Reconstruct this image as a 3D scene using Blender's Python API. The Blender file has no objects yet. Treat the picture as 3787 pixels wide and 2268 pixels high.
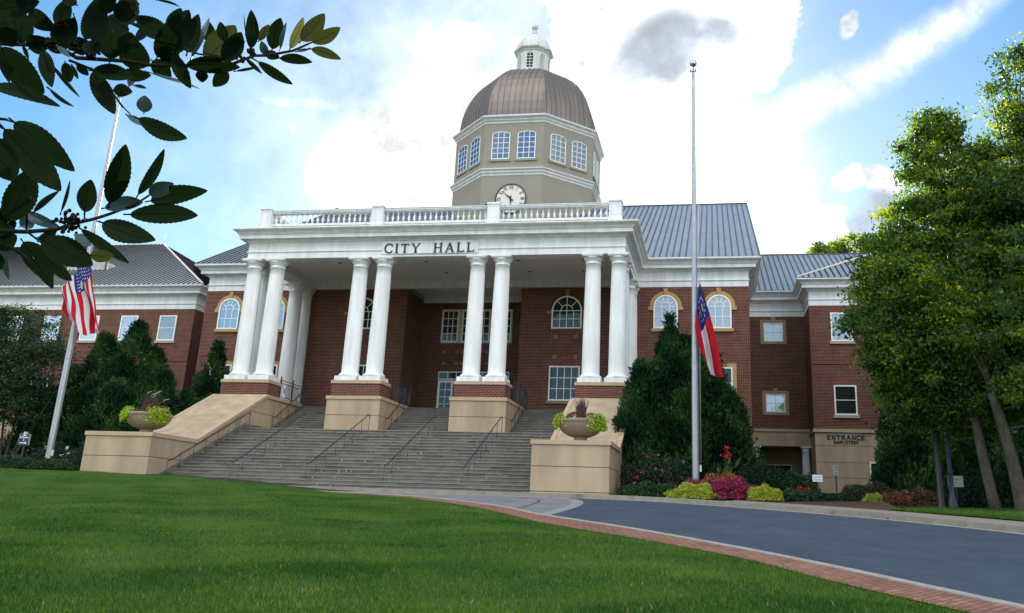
import bpy, math, random
import numpy as np
from mathutils import Vector, Matrix
S = bpy.context.scene
COL = S.collection
R = math.radians
PI = math.pi
random.seed(7)
rng = np.random.default_rng(11)

# ------------------------------------------------------------------ camera
CAMLOC = Vector((18.0299, -50.6978, -7.8738))
YAW, PITCH, ROLL, FPX = 0.166191, 0.281982, 0.034019, 3197.33
F_ = Vector((-math.sin(YAW)*math.cos(PITCH), math.cos(YAW)*math.cos(PITCH), math.sin(PITCH)))
R_ = Vector((math.cos(YAW), math.sin(YAW), 0)); U_ = R_.cross(F_)
RR = math.cos(ROLL)*R_ + math.sin(ROLL)*U_; UU = -math.sin(ROLL)*R_ + math.cos(ROLL)*U_
cd = bpy.data.cameras.new('camera'); cam = bpy.data.objects.new('camera', cd); COL.objects.link(cam)
M = Matrix((( RR.x, UU.x, -F_.x, CAMLOC.x), (RR.y, UU.y, -F_.y, CAMLOC.y), (RR.z, UU.z, -F_.z, CAMLOC.z), (0, 0, 0, 1)))
cam.matrix_world = M
cd.sensor_width = 36; cd.sensor_fit = 'HORIZONTAL'; cd.lens = FPX*36/3787
cd.shift_x = -229.93/3787; cd.shift_y = -139.17/3787
cd.clip_start = .05; cd.clip_end = 3000
S.camera = cam

# ------------------------------------------------------------------ sky and sun
SUN_EL, SUN_X, SUN_Y = R(21.5), -0.0770, 0.9104
sun_dir = Vector((SUN_X, SUN_Y, 0)).normalized()*math.cos(SUN_EL) + Vector((0, 0, math.sin(SUN_EL)))
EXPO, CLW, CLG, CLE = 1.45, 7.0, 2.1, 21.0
SKYT = (.88, .95, .95, 1)
CLOUDS=[[-0.1502,0.832,0.534,0.0441],[-0.0874,0.8356,0.5423,0.0764],[-0.0077,0.8444,0.5357,0.0705],[0.0562,0.8495,0.5246,0.0441],[-0.1149,0.8786,0.4635,0.0823],[-0.0209,0.8834,0.4681,0.0764],[0.0505,0.8729,0.4853,0.0323],[-0.2901,0.8209,0.4919,0.0353],[-0.2631,0.8208,0.5071,0.0265],[0.1483,0.8398,0.5223,0.0153],[0.1433,0.8482,0.5099,0.0147],[0.1398,0.9208,0.3642,0.0176],[0.1621,0.9134,0.3733,0.0206],[0.184,0.9123,0.3658,0.0191],[0.1369,0.9316,0.3367,0.0147],[0.1396,0.9391,0.3139,0.0118],[0.0939,0.936,0.3393,0.0412],[0.0789,0.9489,0.3056,0.05]]
GREYS=[[-0.0617,0.8549,0.5151,0.0441],[-0.0987,0.8662,0.4898,0.0353],[-0.0443,0.868,0.4946,0.0323],[-0.0257,0.8527,0.5217,0.0294],[0.0272,0.8557,0.5168,0.0206],[0.0068,0.8524,0.5229,0.0162],[0.1759,0.9221,0.3447,0.0206],[0.1593,0.9364,0.3126,0.0323],[0.1813,0.9292,0.3222,0.0265],[-0.3458,0.8754,0.3378,0.0123],[-0.3315,0.8787,0.3435,0.0103],[-0.1437,0.8581,0.4929,0.0076],[-0.1521,0.8501,0.5041,0.0053]]
STREAKS=[[0.0503,0.9025,0.4277,0.0265],[0.0708,0.8979,0.4345,0.0279],[0.0911,0.8935,0.4396,0.0294],[0.1111,0.8882,0.4458,0.0294],[0.1307,0.8819,0.453,0.0294],[0.15,0.8752,0.4599,0.0288],[0.1688,0.8676,0.4677,0.0279],[0.1873,0.8593,0.4759,0.0265],[0.2052,0.8507,0.484,0.0253],[0.2227,0.8412,0.4927,0.0241],[0.2397,0.8316,0.5009,0.0229],[0.2563,0.8216,0.5092,0.0218],[0.2723,0.8115,0.5171,0.0206],[0.2879,0.8012,0.5246,0.0194],[0.0795,0.9172,0.3905,0.0147],[0.097,0.9146,0.3927,0.0153],[0.1142,0.9112,0.3958,0.0141],[0.1298,0.908,0.3983,0.0118],[-0.5022,0.7581,0.416,0.0076],[-0.4895,0.7654,0.4178,0.0088],[-0.4766,0.7725,0.4196,0.01],[-0.4635,0.7796,0.4213,0.0106],[-0.4501,0.7865,0.4229,0.0118],[-0.4364,0.7933,0.4245,0.0129],[-0.4226,0.8003,0.4254,0.0141],[-0.4072,0.8078,0.4262,0.0153],[-0.3916,0.8151,0.4269,0.017]]
MILK=[-0.2688, 0.8818, 0.3874, 0.4556]
GLOWS=[[-0.277,0.8746,0.3979,0.1411],[-0.0927,0.914,0.3951,0.1411],[0.0199,0.9307,0.3653,0.097],[-0.3705,0.863,0.3435,0.097],[-0.2117,0.9287,0.3044,0.1411]]

w = bpy.data.worlds.new('World'); S.world = w; w.use_nodes = True
N = w.node_tree.nodes; L = w.node_tree.links; N.clear()
def wn(t, **k):
    n = N.new(t)
    for a, b in k.items(): setattr(n, a, b)
    return n
out = wn('ShaderNodeOutputWorld'); bg = wn('ShaderNodeBackground'); bg.inputs['Strength'].default_value = 0.10
L.new(bg.outputs[0], out.inputs[0])
sky = wn('ShaderNodeTexSky', sky_type='NISHITA', sun_disc=False, sun_elevation=SUN_EL, sun_rotation=math.atan2(SUN_X, SUN_Y))
sky.air_density = 1.0; sky.dust_density = 0.25; sky.ozone_density = 2.0
geo = wn('ShaderNodeTexCoord')
no = wn('ShaderNodeTexNoise'); no.inputs['Scale'].default_value = 11; no.inputs['Detail'].default_value = 9; no.inputs['Roughness'].default_value = .62
no2 = wn('ShaderNodeTexNoise'); no2.inputs['Scale'].default_value = 3.2; no2.inputs['Detail'].default_value = 6
L.new(geo.outputs['Generated'], no.inputs['Vector']); L.new(geo.outputs['Generated'], no2.inputs['Vector'])
def vmath(op, a, b=None):
    n = wn('ShaderNodeVectorMath', operation=op); L.new(a, n.inputs[0])
    if b is not None:
        if isinstance(b, tuple): n.inputs[1].default_value = b
        else: L.new(b, n.inputs[1])
    return n
def math_(op, a, b, c=None):
    n = wn('ShaderNodeMath', operation=op)
    for i, v in enumerate((a, b, c)):
        if v is None: continue
        if isinstance(v, (int, float)): n.inputs[i].default_value = v
        else: L.new(v, n.inputs[i])
    return n.outputs[0]
def blobs(lst, inner, outer, vec=None, op='ADD', cap=1.15):
    acc = None
    for x, y, z, r in lst:
        d = wn('ShaderNodeVectorMath', operation='DISTANCE'); L.new(vec if vec is not None else geo.outputs['Generated'], d.inputs[0]); d.inputs[1].default_value = (x, y, z)
        mr = wn('ShaderNodeMapRange', interpolation_type='SMOOTHSTEP'); L.new(d.outputs['Value'], mr.inputs['Value'])
        mr.inputs['From Min'].default_value = r*outer; mr.inputs['From Max'].default_value = r*inner
        acc = mr.outputs[0] if acc is None else math_(op, acc, mr.outputs[0])
    return math_('MINIMUM', acc, cap)
def sstep(v, a, b):
    m_ = wn('ShaderNodeMapRange', interpolation_type='SMOOTHSTEP'); L.new(v, m_.inputs['Value']); m_.inputs['From Min'].default_value = a; m_.inputs['From Max'].default_value = b; return m_.outputs[0]
nz = math_('SUBTRACT', no.outputs['Fac'], .5); nz2 = math_('SUBTRACT', no2.outputs['Fac'], .5)
cum = sstep(math_('ADD', blobs(CLOUDS, .2, 1.45), math_('MULTIPLY', nz, 3.2)), .35, .85)
stk = sstep(math_('ADD', blobs(STREAKS, .0, 1.9, cap=9), math_('MULTIPLY', nz, 2.6)), .5, 3.3)
glow = math_('MAXIMUM', blobs(GLOWS, .1, 1.35), math_('MULTIPLY', blobs([MILK], .0, 1.0), .48))
gden = math_('MULTIPLY', sstep(blobs(GREYS, .0, 2.2, cap=2.2), .1, 1.9), sstep(math_('ADD', no.outputs['Fac'], math_('MULTIPLY', blobs(GREYS, .0, 1.4), .16)), .40, .70))
thin = sstep(no2.outputs['Fac'], .50, .80)
dall = math_('MAXIMUM', math_('MAXIMUM', cum, stk), math_('MAXIMUM', glow, math_('MULTIPLY', thin, .35)))
tint = wn('ShaderNodeMix', data_type='RGBA', blend_type='MULTIPLY'); tint.inputs['Factor'].default_value = 1; tint.inputs['B'].default_value = SKYT
# unseen bright cloud bank added behind the camera to light the facade
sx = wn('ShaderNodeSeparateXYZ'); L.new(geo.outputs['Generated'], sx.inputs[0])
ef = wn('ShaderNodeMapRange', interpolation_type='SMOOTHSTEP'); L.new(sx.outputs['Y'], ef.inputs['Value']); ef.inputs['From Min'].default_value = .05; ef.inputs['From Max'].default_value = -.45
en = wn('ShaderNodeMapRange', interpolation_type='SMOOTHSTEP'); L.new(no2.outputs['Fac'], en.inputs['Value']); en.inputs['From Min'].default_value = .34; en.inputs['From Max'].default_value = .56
gap = blobs([(-.05, -.88, .40, .44), (-.35, -.85, .33, .34), (.3, -.85, .36, .34)], .7, 1.3, op='MAXIMUM')   # blue gap cut in the added bank for the window reflections
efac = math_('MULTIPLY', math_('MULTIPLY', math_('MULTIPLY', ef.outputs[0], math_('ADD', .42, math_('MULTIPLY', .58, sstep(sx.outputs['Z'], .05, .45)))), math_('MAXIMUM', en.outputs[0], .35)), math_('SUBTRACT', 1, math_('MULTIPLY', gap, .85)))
mixc = wn('ShaderNodeMix', data_type='RGBA'); L.new(dall, mixc.inputs['Factor']); hs = wn('ShaderNodeHueSaturation'); hs.inputs['Saturation'].default_value = 1.35; L.new(sky.outputs[0], hs.inputs['Color']); gm = wn('ShaderNodeGamma'); gm.inputs['Gamma'].default_value = .8; L.new(hs.outputs[0], gm.inputs[0]); L.new(gm.outputs[0], tint.inputs['A']); L.new(tint.outputs['Result'], mixc.inputs['A']); shd = wn('ShaderNodeMapRange'); L.new(math_('ADD', math_('MULTIPLY', no.outputs['Fac'], .6), math_('MULTIPLY', no2.outputs['Fac'], .4)), shd.inputs['Value']); shd.inputs['From Min'].default_value = .40; shd.inputs['From Max'].default_value = .58; shd.inputs['To Min'].default_value = CLW*.42; shd.inputs['To Max'].default_value = CLW
ccb = wn('ShaderNodeCombineColor'); L.new(shd.outputs[0], ccb.inputs[0]); L.new(math_('MULTIPLY', shd.outputs[0], 1.02), ccb.inputs[1]); L.new(math_('MULTIPLY', shd.outputs[0], 1.05), ccb.inputs[2]); L.new(ccb.outputs[0], mixc.inputs['B'])
mixg = wn('ShaderNodeMix', data_type='RGBA'); L.new(math_('MULTIPLY', gden, .95), mixg.inputs['Factor']); L.new(mixc.outputs['Result'], mixg.inputs['A']); gsh = wn('ShaderNodeMapRange'); L.new(no.outputs['Fac'], gsh.inputs['Value']); gsh.inputs['From Min'].default_value = .38; gsh.inputs['From Max'].default_value = .62; gsh.inputs['To Min'].default_value = CLG*1.45; gsh.inputs['To Max'].default_value = CLG*.85
gcb = wn('ShaderNodeCombineColor'); L.new(math_('MULTIPLY', gsh.outputs[0], .86), gcb.inputs[0]); L.new(gsh.outputs[0], gcb.inputs[1]); L.new(math_('MULTIPLY', gsh.outputs[0], 1.15), gcb.inputs[2]); L.new(gcb.outputs[0], mixg.inputs['B'])
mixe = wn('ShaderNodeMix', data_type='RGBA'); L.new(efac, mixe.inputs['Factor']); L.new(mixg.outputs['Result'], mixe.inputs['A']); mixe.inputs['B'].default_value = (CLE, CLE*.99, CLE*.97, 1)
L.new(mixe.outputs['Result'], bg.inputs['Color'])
sl = bpy.data.lights.new('sun', 'SUN'); sl.energy = 4.5; sl.angle = R(.6); sl.color = (1, .93, .82)
so = bpy.data.objects.new('sun', sl); COL.objects.link(so); so.location = (0, 60, 60)
so.rotation_euler = sun_dir.to_track_quat('Z', 'Y').to_euler()
S.view_settings.view_transform = 'Standard'; S.view_settings.look = 'None'; S.view_settings.gamma = 1; S.view_settings.use_curve_mapping = False
S.view_settings.exposure = EXPO
S.cycles.max_bounces = 8; S.cycles.transparent_max_bounces = 4

# ------------------------------------------------------------------ materials
MATS = {}
def mat(name, col, rough=.7, spec=.4, metal=0, noise=None, bump=None, trans=None, streak=None):
    """noise=(scale, amount, col2)  bump=(scale, strength)"""
    if name in MATS: return MATS[name]
    m = bpy.data.materials.new(name); m.use_nodes = True; MATS[name] = m
    nt = m.node_tree; b = nt.nodes['Principled BSDF']
    b.inputs['Base Color'].default_value = (*col, 1); b.inputs['Roughness'].default_value = rough
    b.inputs['Specular IOR Level'].default_value = spec; b.inputs['Metallic'].default_value = metal
    g = nt.nodes.new('ShaderNodeNewGeometry')
    colout = None
    if noise:
        n = nt.nodes.new('ShaderNodeTexNoise'); n.inputs['Scale'].default_value = noise[0]; n.inputs['Detail'].default_value = 5 if len(noise) < 4 else noise[3]; n.inputs['Roughness'].default_value = .5 if len(noise) < 4 else .72
        vec = g.outputs['Position']
        if streak:
            mp = nt.nodes.new('ShaderNodeMapping'); mp.inputs['Scale'].default_value = streak; nt.links.new(vec, mp.inputs[0]); vec = mp.outputs[0]
        nt.links.new(vec, n.inputs['Vector'])
        mr = nt.nodes.new('ShaderNodeMapRange'); nt.links.new(n.outputs['Fac'], mr.inputs['Value'])
        mr.inputs['From Min'].default_value = .3; mr.inputs['From Max'].default_value = .7; mr.inputs['To Max'].default_value = noise[1]
        mx = nt.nodes.new('ShaderNodeMix'); mx.data_type = 'RGBA'; nt.links.new(mr.outputs[0], mx.inputs['Factor'])
        mx.inputs['A'].default_value = (*col, 1); mx.inputs['B'].default_value = (*noise[2], 1)
        nt.links.new(mx.outputs['Result'], b.inputs['Base Color']); colout = mx.outputs['Result']
    if bump:
        n = nt.nodes.new('ShaderNodeTexNoise'); n.inputs['Scale'].default_value = bump[0]; n.inputs['Detail'].default_value = 6
        nt.links.new(g.outputs['Position'], n.inputs['Vector'])
        bp = nt.nodes.new('ShaderNodeBump'); bp.inputs['Strength'].default_value = bump[1]; bp.inputs['Distance'].default_value = .05
        nt.links.new(n.outputs['Fac'], bp.inputs['Height']); nt.links.new(bp.outputs[0], b.inputs['Normal'])
    if trans:
        o = nt.nodes['Material Output']; t = nt.nodes.new('ShaderNodeBsdfTranslucent'); ms = nt.nodes.new('ShaderNodeMixShader')
        ms.inputs[0].default_value = trans[0]; t.inputs['Color'].default_value = (*trans[1], 1)
        nt.links.new(b.outputs[0], ms.inputs[1]); nt.links.new(t.outputs[0], ms.inputs[2]); nt.links.new(ms.outputs[0], o.inputs[0])
    return m
def wallvec(nt):
    """world position turned into (along wall, height)"""
    g = nt.nodes.new('ShaderNodeNewGeometry'); sp = nt.nodes.new('ShaderNodeSeparateXYZ'); nt.links.new(g.outputs['Position'], sp.inputs[0])
    sn = nt.nodes.new('ShaderNodeSeparateXYZ'); nt.links.new(g.outputs['Normal'], sn.inputs[0])
    ab = nt.nodes.new('ShaderNodeMath'); ab.operation = 'ABSOLUTE'; nt.links.new(sn.outputs['X'], ab.inputs[0])
    gt = nt.nodes.new('ShaderNodeMath'); gt.operation = 'GREATER_THAN'; nt.links.new(ab.outputs[0], gt.inputs[0]); gt.inputs[1].default_value = .7
    mx = nt.nodes.new('ShaderNodeMix'); nt.links.new(gt.outputs[0], mx.inputs['Factor']); nt.links.new(sp.outputs['X'], mx.inputs['A']); nt.links.new(sp.outputs['Y'], mx.inputs['B'])
    cb = nt.nodes.new('ShaderNodeCombineXYZ'); nt.links.new(mx.outputs['Result'], cb.inputs['X']); nt.links.new(sp.outputs['Z'], cb.inputs['Y'])
    return cb.outputs[0]
def brickmat(name, c1, c2, mort, bw, bh, ms, rough=.85, vert=False, floor=False, big=None):
    m = bpy.data.materials.new(name); m.use_nodes = True; nt = m.node_tree; b = nt.nodes['Principled BSDF']
    b.inputs['Roughness'].default_value = rough; b.inputs['Specular IOR Level'].default_value = .12
    if floor:
        g = nt.nodes.new('ShaderNodeNewGeometry'); v = g.outputs['Position']
        mp = nt.nodes.new('ShaderNodeMapping'); nt.links.new(v, mp.inputs[0]); mp.inputs['Rotation'].default_value = (0, 0, floor); v = mp.outputs[0]
    else: v = wallvec(nt)
    if vert:
        mp = nt.nodes.new('ShaderNodeMapping'); nt.links.new(v, mp.inputs[0]); mp.inputs['Rotation'].default_value = (0, 0, PI/2); v = mp.outputs[0]
    t = nt.nodes.new('ShaderNodeTexBrick'); nt.links.new(v, t.inputs['Vector'])
    t.inputs['Color1'].default_value = (*c1, 1); t.inputs['Color2'].default_value = (*c2, 1); t.inputs['Mortar'].default_value = (*mort, 1)
    t.inputs['Scale'].default_value = 1; t.inputs['Brick Width'].default_value = bw; t.inputs['Row Height'].default_value = bh
    t.inputs['Mortar Size'].default_value = ms; t.inputs['Mortar Smooth'].default_value = .1; t.inputs['Bias'].default_value = -.1
    n = nt.nodes.new('ShaderNodeTexNoise'); nt.links.new(v, n.inputs['Vector']); n.inputs['Scale'].default_value = 1.3; n.inputs['Detail'].default_value = 6
    mr = nt.nodes.new('ShaderNodeMapRange'); nt.links.new(n.outputs['Fac'], mr.inputs['Value']); mr.inputs['From Min'].default_value = .3; mr.inputs['From Max'].default_value = .7
    mr.inputs['To Min'].default_value = .82; mr.inputs['To Max'].default_value = 1.15
    mu = nt.nodes.new('ShaderNodeMix'); mu.data_type = 'RGBA'; mu.blend_type = 'MULTIPLY'; mu.inputs['Factor'].default_value = 1
    nt.links.new(t.outputs['Color'], mu.inputs['A']); nt.links.new(mr.outputs[0], mu.inputs['B']); nt.links.new(mu.outputs['Result'], b.inputs['Base Color'])
    bp = nt.nodes.new('ShaderNodeBump'); bp.inputs['Strength'].default_value = .5; bp.inputs['Distance'].default_value = .01; bp.invert = True
    nt.links.new(t.outputs['Fac'], bp.inputs['Height']); nt.links.new(bp.outputs[0], b.inputs['Normal'])
    MATS[name] = m; return m
def glassmat(name, col, refl=.35, rough=.02):
    m = bpy.data.materials.new(name); m.use_nodes = True; nt = m.node_tree; b = nt.nodes['Principled BSDF']
    b.inputs['Base Color'].default_value = (*col, 1); b.inputs['Roughness'].default_value = .5; b.inputs['Specular IOR Level'].default_value = .08
    g = nt.nodes.new('ShaderNodeBsdfGlossy'); g.inputs['Roughness'].default_value = rough; g.inputs['Color'].default_value = (.85, .92, 1, 1)
    n = nt.nodes.new('ShaderNodeTexNoise'); n.inputs['Scale'].default_value = 1.1; ge = nt.nodes.new('ShaderNodeNewGeometry'); nt.links.new(ge.outputs['Position'], n.inputs['Vector'])
    bp = nt.nodes.new('ShaderNodeBump'); bp.inputs['Strength'].default_value = .25; bp.inputs['Distance'].default_value = .03
    nt.links.new(n.outputs['Fac'], bp.inputs['Height']); nt.links.new(bp.outputs[0], g.inputs['Normal'])
    ms = nt.nodes.new('ShaderNodeMixShader'); ms.inputs[0].default_value = refl
    nt.links.new(b.outputs[0], ms.inputs[1]); nt.links.new(g.outputs[0], ms.inputs[2]); nt.links.new(ms.outputs[0], nt.nodes['Material Output'].inputs[0])
    MATS[name] = m; return m
BRICK = brickmat('red_brick', (.102, .027, .018), (.050, .015, .011), (.245, .15, .115), .26, .105, .015)
BRICKV = brickmat('soldier_brick', (.17, .035, .028), (.12, .027, .024), (.24, .15, .12), .24, .085, .010, vert=True)
PATHBR = brickmat('path_brick', (.30, .145, .095), (.19, .09, .065), (.10, .07, .055), .24, .12, .014, floor=-.95)
PAVER = brickmat('grey_paver', (.20, .20, .21), (.15, .155, .165), (.09, .09, .09), .5, .25, .012, floor=-.4)
WHITE = mat('white_paint', (.77, .77, .765), .55, .3, noise=(2.6, .9, (.58, .585, .58)), streak=(1, 1, .15))
WHITE_SHADE = mat('shade_greyed_white', (.60, .595, .565), .6, .25, noise=(2.6, .9, (.47, .465, .44)), streak=(1, 1, .2))  # tower and lantern white, greyed in the colour to stand for shade
WHITE2 = mat('white_window_paint', (.78, .78, .74), .4)
TAN = mat('tan_stone', (.42, .325, .225), .85, .2, noise=(1.3, .95, (.29, .215, .145)), bump=(60, .12), streak=(1, 1, .2))
TANCAP = mat('tan_stone_cap', (.43, .325, .215), .85, .2, noise=(2.5, .6, (.33, .245, .165)), bump=(60, .12))
TRIM = mat('ochre_stone_trim', (.42, .27, .12), .8, .2, noise=(2.5, .6, (.33, .21, .10)))
STUCCO = mat('taupe_stucco', (.275, .255, .21), .9, .15, noise=(.5, .6, (.23, .213, .175)), bump=(40, .1))
ROOF = mat('standing_seam_metal', (.31, .335, .36), .42, .5, metal=.4, noise=(.8, .8, (.24, .255, .27)), streak=(1, .25, 1))
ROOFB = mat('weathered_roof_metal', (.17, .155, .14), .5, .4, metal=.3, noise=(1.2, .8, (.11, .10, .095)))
COPPER = mat('aged_copper', (.215, .175, .15), .45, .5, metal=.5, noise=(1.1, .9, (.15, .13, .118)), streak=(1, 1, .18))
SEAM = mat('seam_metal', (.065, .075, .09), .6, .3, metal=.2)
IRON = mat('black_iron', (.02, .022, .026), .5, .4)
IRONG = mat('grey_iron', (.055, .065, .075), .5, .4)
STEP = brickmat('weathered_granite_steps', (.155, .138, .12), (.092, .083, .074), (.22, .205, .185), 1.15, .19444, .009)
NOSE = mat('tread_nosing', (.25, .235, .21), .8, .25, noise=(5, .9, (.14, .13, .12)), streak=(.5, 1, 1))
JOINT = mat('dark_joint', (.09, .07, .05), .9)
CONC = mat('kerb_concrete', (.235, .215, .18), .85, .2, noise=(2.2, .9, (.13, .12, .10), 10), bump=(40, .3))
CONCW = mat('pale_concrete', (.36, .34, .30), .85, .2, noise=(3, .9, (.22, .205, .18), 8), bump=(40, .2))
ASPH = mat('asphalt', (.064, .086, .120), .85, .25, noise=(1.1, .95, (.036, .048, .070), 13), bump=(90, .6), streak=(1, .5, 1))
MULCH = mat('mulch', (.085, .055, .04), .95, .1, noise=(6, .8, (.04, .028, .022)), bump=(20, .8))
SOIL = mat('garden_ground', (.04, .05, .025), .95, .1, noise=(2, .8, (.025, .03, .016)), bump=(8, .8))
GRASSG = mat('lawn_ground', (.055, .105, .014), .9, .1, noise=(.55, .95, (.022, .062, .009)), bump=(25, .8))
BLACK = mat('black_lettering', (.012, .014, .018), .5)
GLS_SKY = glassmat('sky_glass', (.02, .05, .09), .48)
GLS_DK = glassmat('dark_glass', (.010, .016, .013), .045)
GLS_BLIND = glassmat('glass_with_blinds', (.17, .20, .20), .24)
GLS_BLUE = glassmat('tower_glass', (.008, .035, .11), .20)
DIAL = mat('clock_dial', (.62, .59, .54), .5)
ALU = mat('brushed_aluminium', (.36, .38, .41), .42, .5, metal=.5, noise=(3, .6, (.29, .30, .33)))
SIGNB = mat('sign_black', (.012, .014, .02), .35)
SIGNW = mat('sign_white', (.75, .75, .74), .5)
SIGNBL = mat('sign_blue', (.02, .08, .45), .5)
BLUEGREY = mat('lamp_post_paint', (.035, .05, .075), .45)

# ------------------------------------------------------------------ mesh helpers
class MB:
    def __init__(s): s.v = []; s.f = []; s.m = []; s.sm = []
    def add(s, vs, fs, mi=0, smooth=False):
        o = len(s.v); s.v += [tuple(q) for q in vs]
        for f in fs: s.f.append([o+i for i in f]); s.m.append(mi); s.sm.append(smooth)
        return s
    def box(s, x0, x1, y0, y1, z0, z1, mi=0):
        v = [(x, y, z) for x in (x0, x1) for y in (y0, y1) for z in (z0, z1)]
        return s.add(v, [(0, 1, 3, 2), (4, 6, 7, 5), (0, 4, 5, 1), (2, 3, 7, 6), (0, 2, 6, 4), (1, 5, 7, 3)], mi)
    def hexa(s, b, t, mi=0):
        """bottom quad b and top quad t (counter-clockwise from above)"""
        n = len(b)
        return s.add(list(b)+list(t), [tuple(range(n))[::-1], tuple(range(n, 2*n))]+[(i, (i+1) % n, n+(i+1) % n, n+i) for i in range(n)], mi)
    def prism_x(s, poly, x0, x1, mi=0):
        n = len(poly)
        v = [(x0, y, z) for y, z in poly]+[(x1, y, z) for y, z in poly]
        return s.add(v, [tuple(range(n)), tuple(range(n, 2*n))[::-1]]+[(i, n+i, n+(i+1) % n, (i+1) % n) for i in range(n)], mi)
    def prism_y(s, poly, y0, y1, mi=0):
        n = len(poly)
        v = [(x, y0, z) for x, z in poly]+[(x, y1, z) for x, z in poly]
        return s.add(v, [tuple(range(n)), tuple(range(n, 2*n))[::-1]]+[(i, n+i, n+(i+1) % n, (i+1) % n) for i in range(n)], mi)
    def lathe(s, prof, c, seg=24, mi=0, smooth=True, cap=True):
        vs = []; fs = []
        for r, z in prof:
            for k in range(seg):
                a = 2*PI*k/seg; vs.append((c[0]+r*math.cos(a), c[1]+r*math.sin(a), c[2]+z))
        for i in range(len(prof)-1):
            for k in range(seg):
                k2 = (k+1) % seg; fs.append((i*seg+k, i*seg+k2, (i+1)*seg+k2, (i+1)*seg+k))
        s.add(vs, fs, mi, smooth)
        if cap:
            o = len(s.v)-len(vs)
            s.f.append([o+k for k in range(seg)][::-1]); s.m.append(mi); s.sm.append(False)
            o2 = o+(len(prof)-1)*seg
            s.f.append([o2+k for k in range(seg)]); s.m.append(mi); s.sm.append(False)
        return s
    def tube(s, pts, r, seg=6, mi=0, smooth=True, r1=None):
        pts = [Vector(p) for p in pts]; n = len(pts); vs = []; fs = []
        up = Vector((0, 0, 1))
        for i, p in enumerate(pts):
            d = (pts[min(i+1, n-1)]-pts[max(i-1, 0)]).normalized()
            a = d.cross(up)
            if a.length < .05: a = d.cross(Vector((0, 1, 0)))
            a.normalize(); b = d.cross(a)
            rr = r if r1 is None else r+(r1-r)*i/(n-1)
            for k in range(seg):
                t = 2*PI*k/seg; vs.append(p+a*rr*math.cos(t)+b*rr*math.sin(t))
        for i in range(n-1):
            for k in range(seg):
                k2 = (k+1) % seg; fs.append((i*seg+k, i*seg+k2, (i+1)*seg+k2, (i+1)*seg+k))
        fs.append(tuple(range(seg))[::-1]); fs.append(tuple(range((n-1)*seg, n*seg)))
        return s.add(vs, fs, mi, smooth)
    def sweep(s, path, prof, closed=False, mi=0):
        """sweep profile [(outward, z)] along a horizontal path [(x, y)]; outward is to the right of travel"""
        n = len(path); cols = []
        for i in range(n):
            P = Vector(path[i])
            dirs = []
            if closed or i > 0: dirs.append((P-Vector(path[i-1])).normalized())
            if closed or i < n-1: dirs.append((Vector(path[(i+1) % n])-P).normalized())
            ns = [Vector((d.y, -d.x)) for d in dirs]
            if len(ns) == 1: m = ns[0]
            else:
                m = (ns[0]+ns[1]); m = m/(m.length_squared/2) if m.length > 1e-6 else ns[0]
            cols.append([(P.x+m.x*o, P.y+m.y*o, z) for o, z in prof])
        k = len(prof); vs = [q for c in cols for q in c]; fs = []
        for i in range(n if closed else n-1):
            j = (i+1) % n
            for a in range(k-1): fs.append((i*k+a, j*k+a, j*k+a+1, i*k+a+1))
        if not closed:
            fs.append(tuple(range(k))); fs.append(tuple((n-1)*k+a for a in range(k))[::-1])
        return s.add(vs, fs, mi)
    def build(s, name, mats, parent=None, **props):
        me = bpy.data.meshes.new(name); me.from_pydata(s.v, [], s.f)
        if not isinstance(mats, (list, tuple)): mats = [mats]
        for m in mats: me.materials.append(m)
        me.polygons.foreach_set('material_index', s.m); me.polygons.foreach_set('use_smooth', s.sm)
        me.update()
        o = bpy.data.objects.new(name, me); COL.objects.link(o); o.parent = parent
        for a, b in props.items(): o[a] = b
        return o
def npmesh(name, V, Fc, mats, mi=None, parent=None, smooth=False, **props):
    """mesh from numpy arrays: V (n,3), Fc (m,k)"""
    me = bpy.data.meshes.new(name); n = len(V); m, k = Fc.shape
    me.vertices.add(n); me.vertices.foreach_set('co', np.ascontiguousarray(V, dtype=np.float32).ravel())
    me.loops.add(m*k); me.loops.foreach_set('vertex_index', np.ascontiguousarray(Fc, dtype=np.int32).ravel())
    me.polygons.add(m); me.polygons.foreach_set('loop_start', np.arange(0, m*k, k, dtype=np.int32))
    try: me.polygons.foreach_set('loop_total', np.full(m, k, dtype=np.int32))
    except Exception: pass
    if not isinstance(mats, (list, tuple)): mats = [mats]
    for q in mats: me.materials.append(q)
    if mi is not None: me.polygons.foreach_set('material_index', np.ascontiguousarray(mi, dtype=np.int32))
    me.polygons.foreach_set('use_smooth', np.full(m, smooth, dtype=bool))
    me.update(calc_edges=True)
    o = bpy.data.objects.new(name, me); COL.objects.link(o); o.parent = parent
    for a, b in props.items(): o[a] = b
    return o
def thing(name, label, cat, loc=(0, 0, 0), group=None, rz=0):
    o = bpy.data.objects.new(name, None); COL.objects.link(o); o.location = loc; o.rotation_euler = (0, 0, rz)
    o.empty_display_size = .2
    o['label'] = label; o['category'] = cat
    if group: o['group'] = group
    return o
def tag(o, label, cat, group=None):
    o['label'] = label; o['category'] = cat
    if group: o['group'] = group
    return o
def dup(root, loc, label=None, parent=None):
    c = root.copy(); COL.objects.link(c); c.location = loc
    if parent is not None: c.parent = parent
    if label: c['label'] = label
    for ch in list(root.children):
        d = ch.copy(); COL.objects.link(d); d.parent = c
        for g in ch.children:
            e = g.copy(); COL.objects.link(e); e.parent = d
    return c

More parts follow.
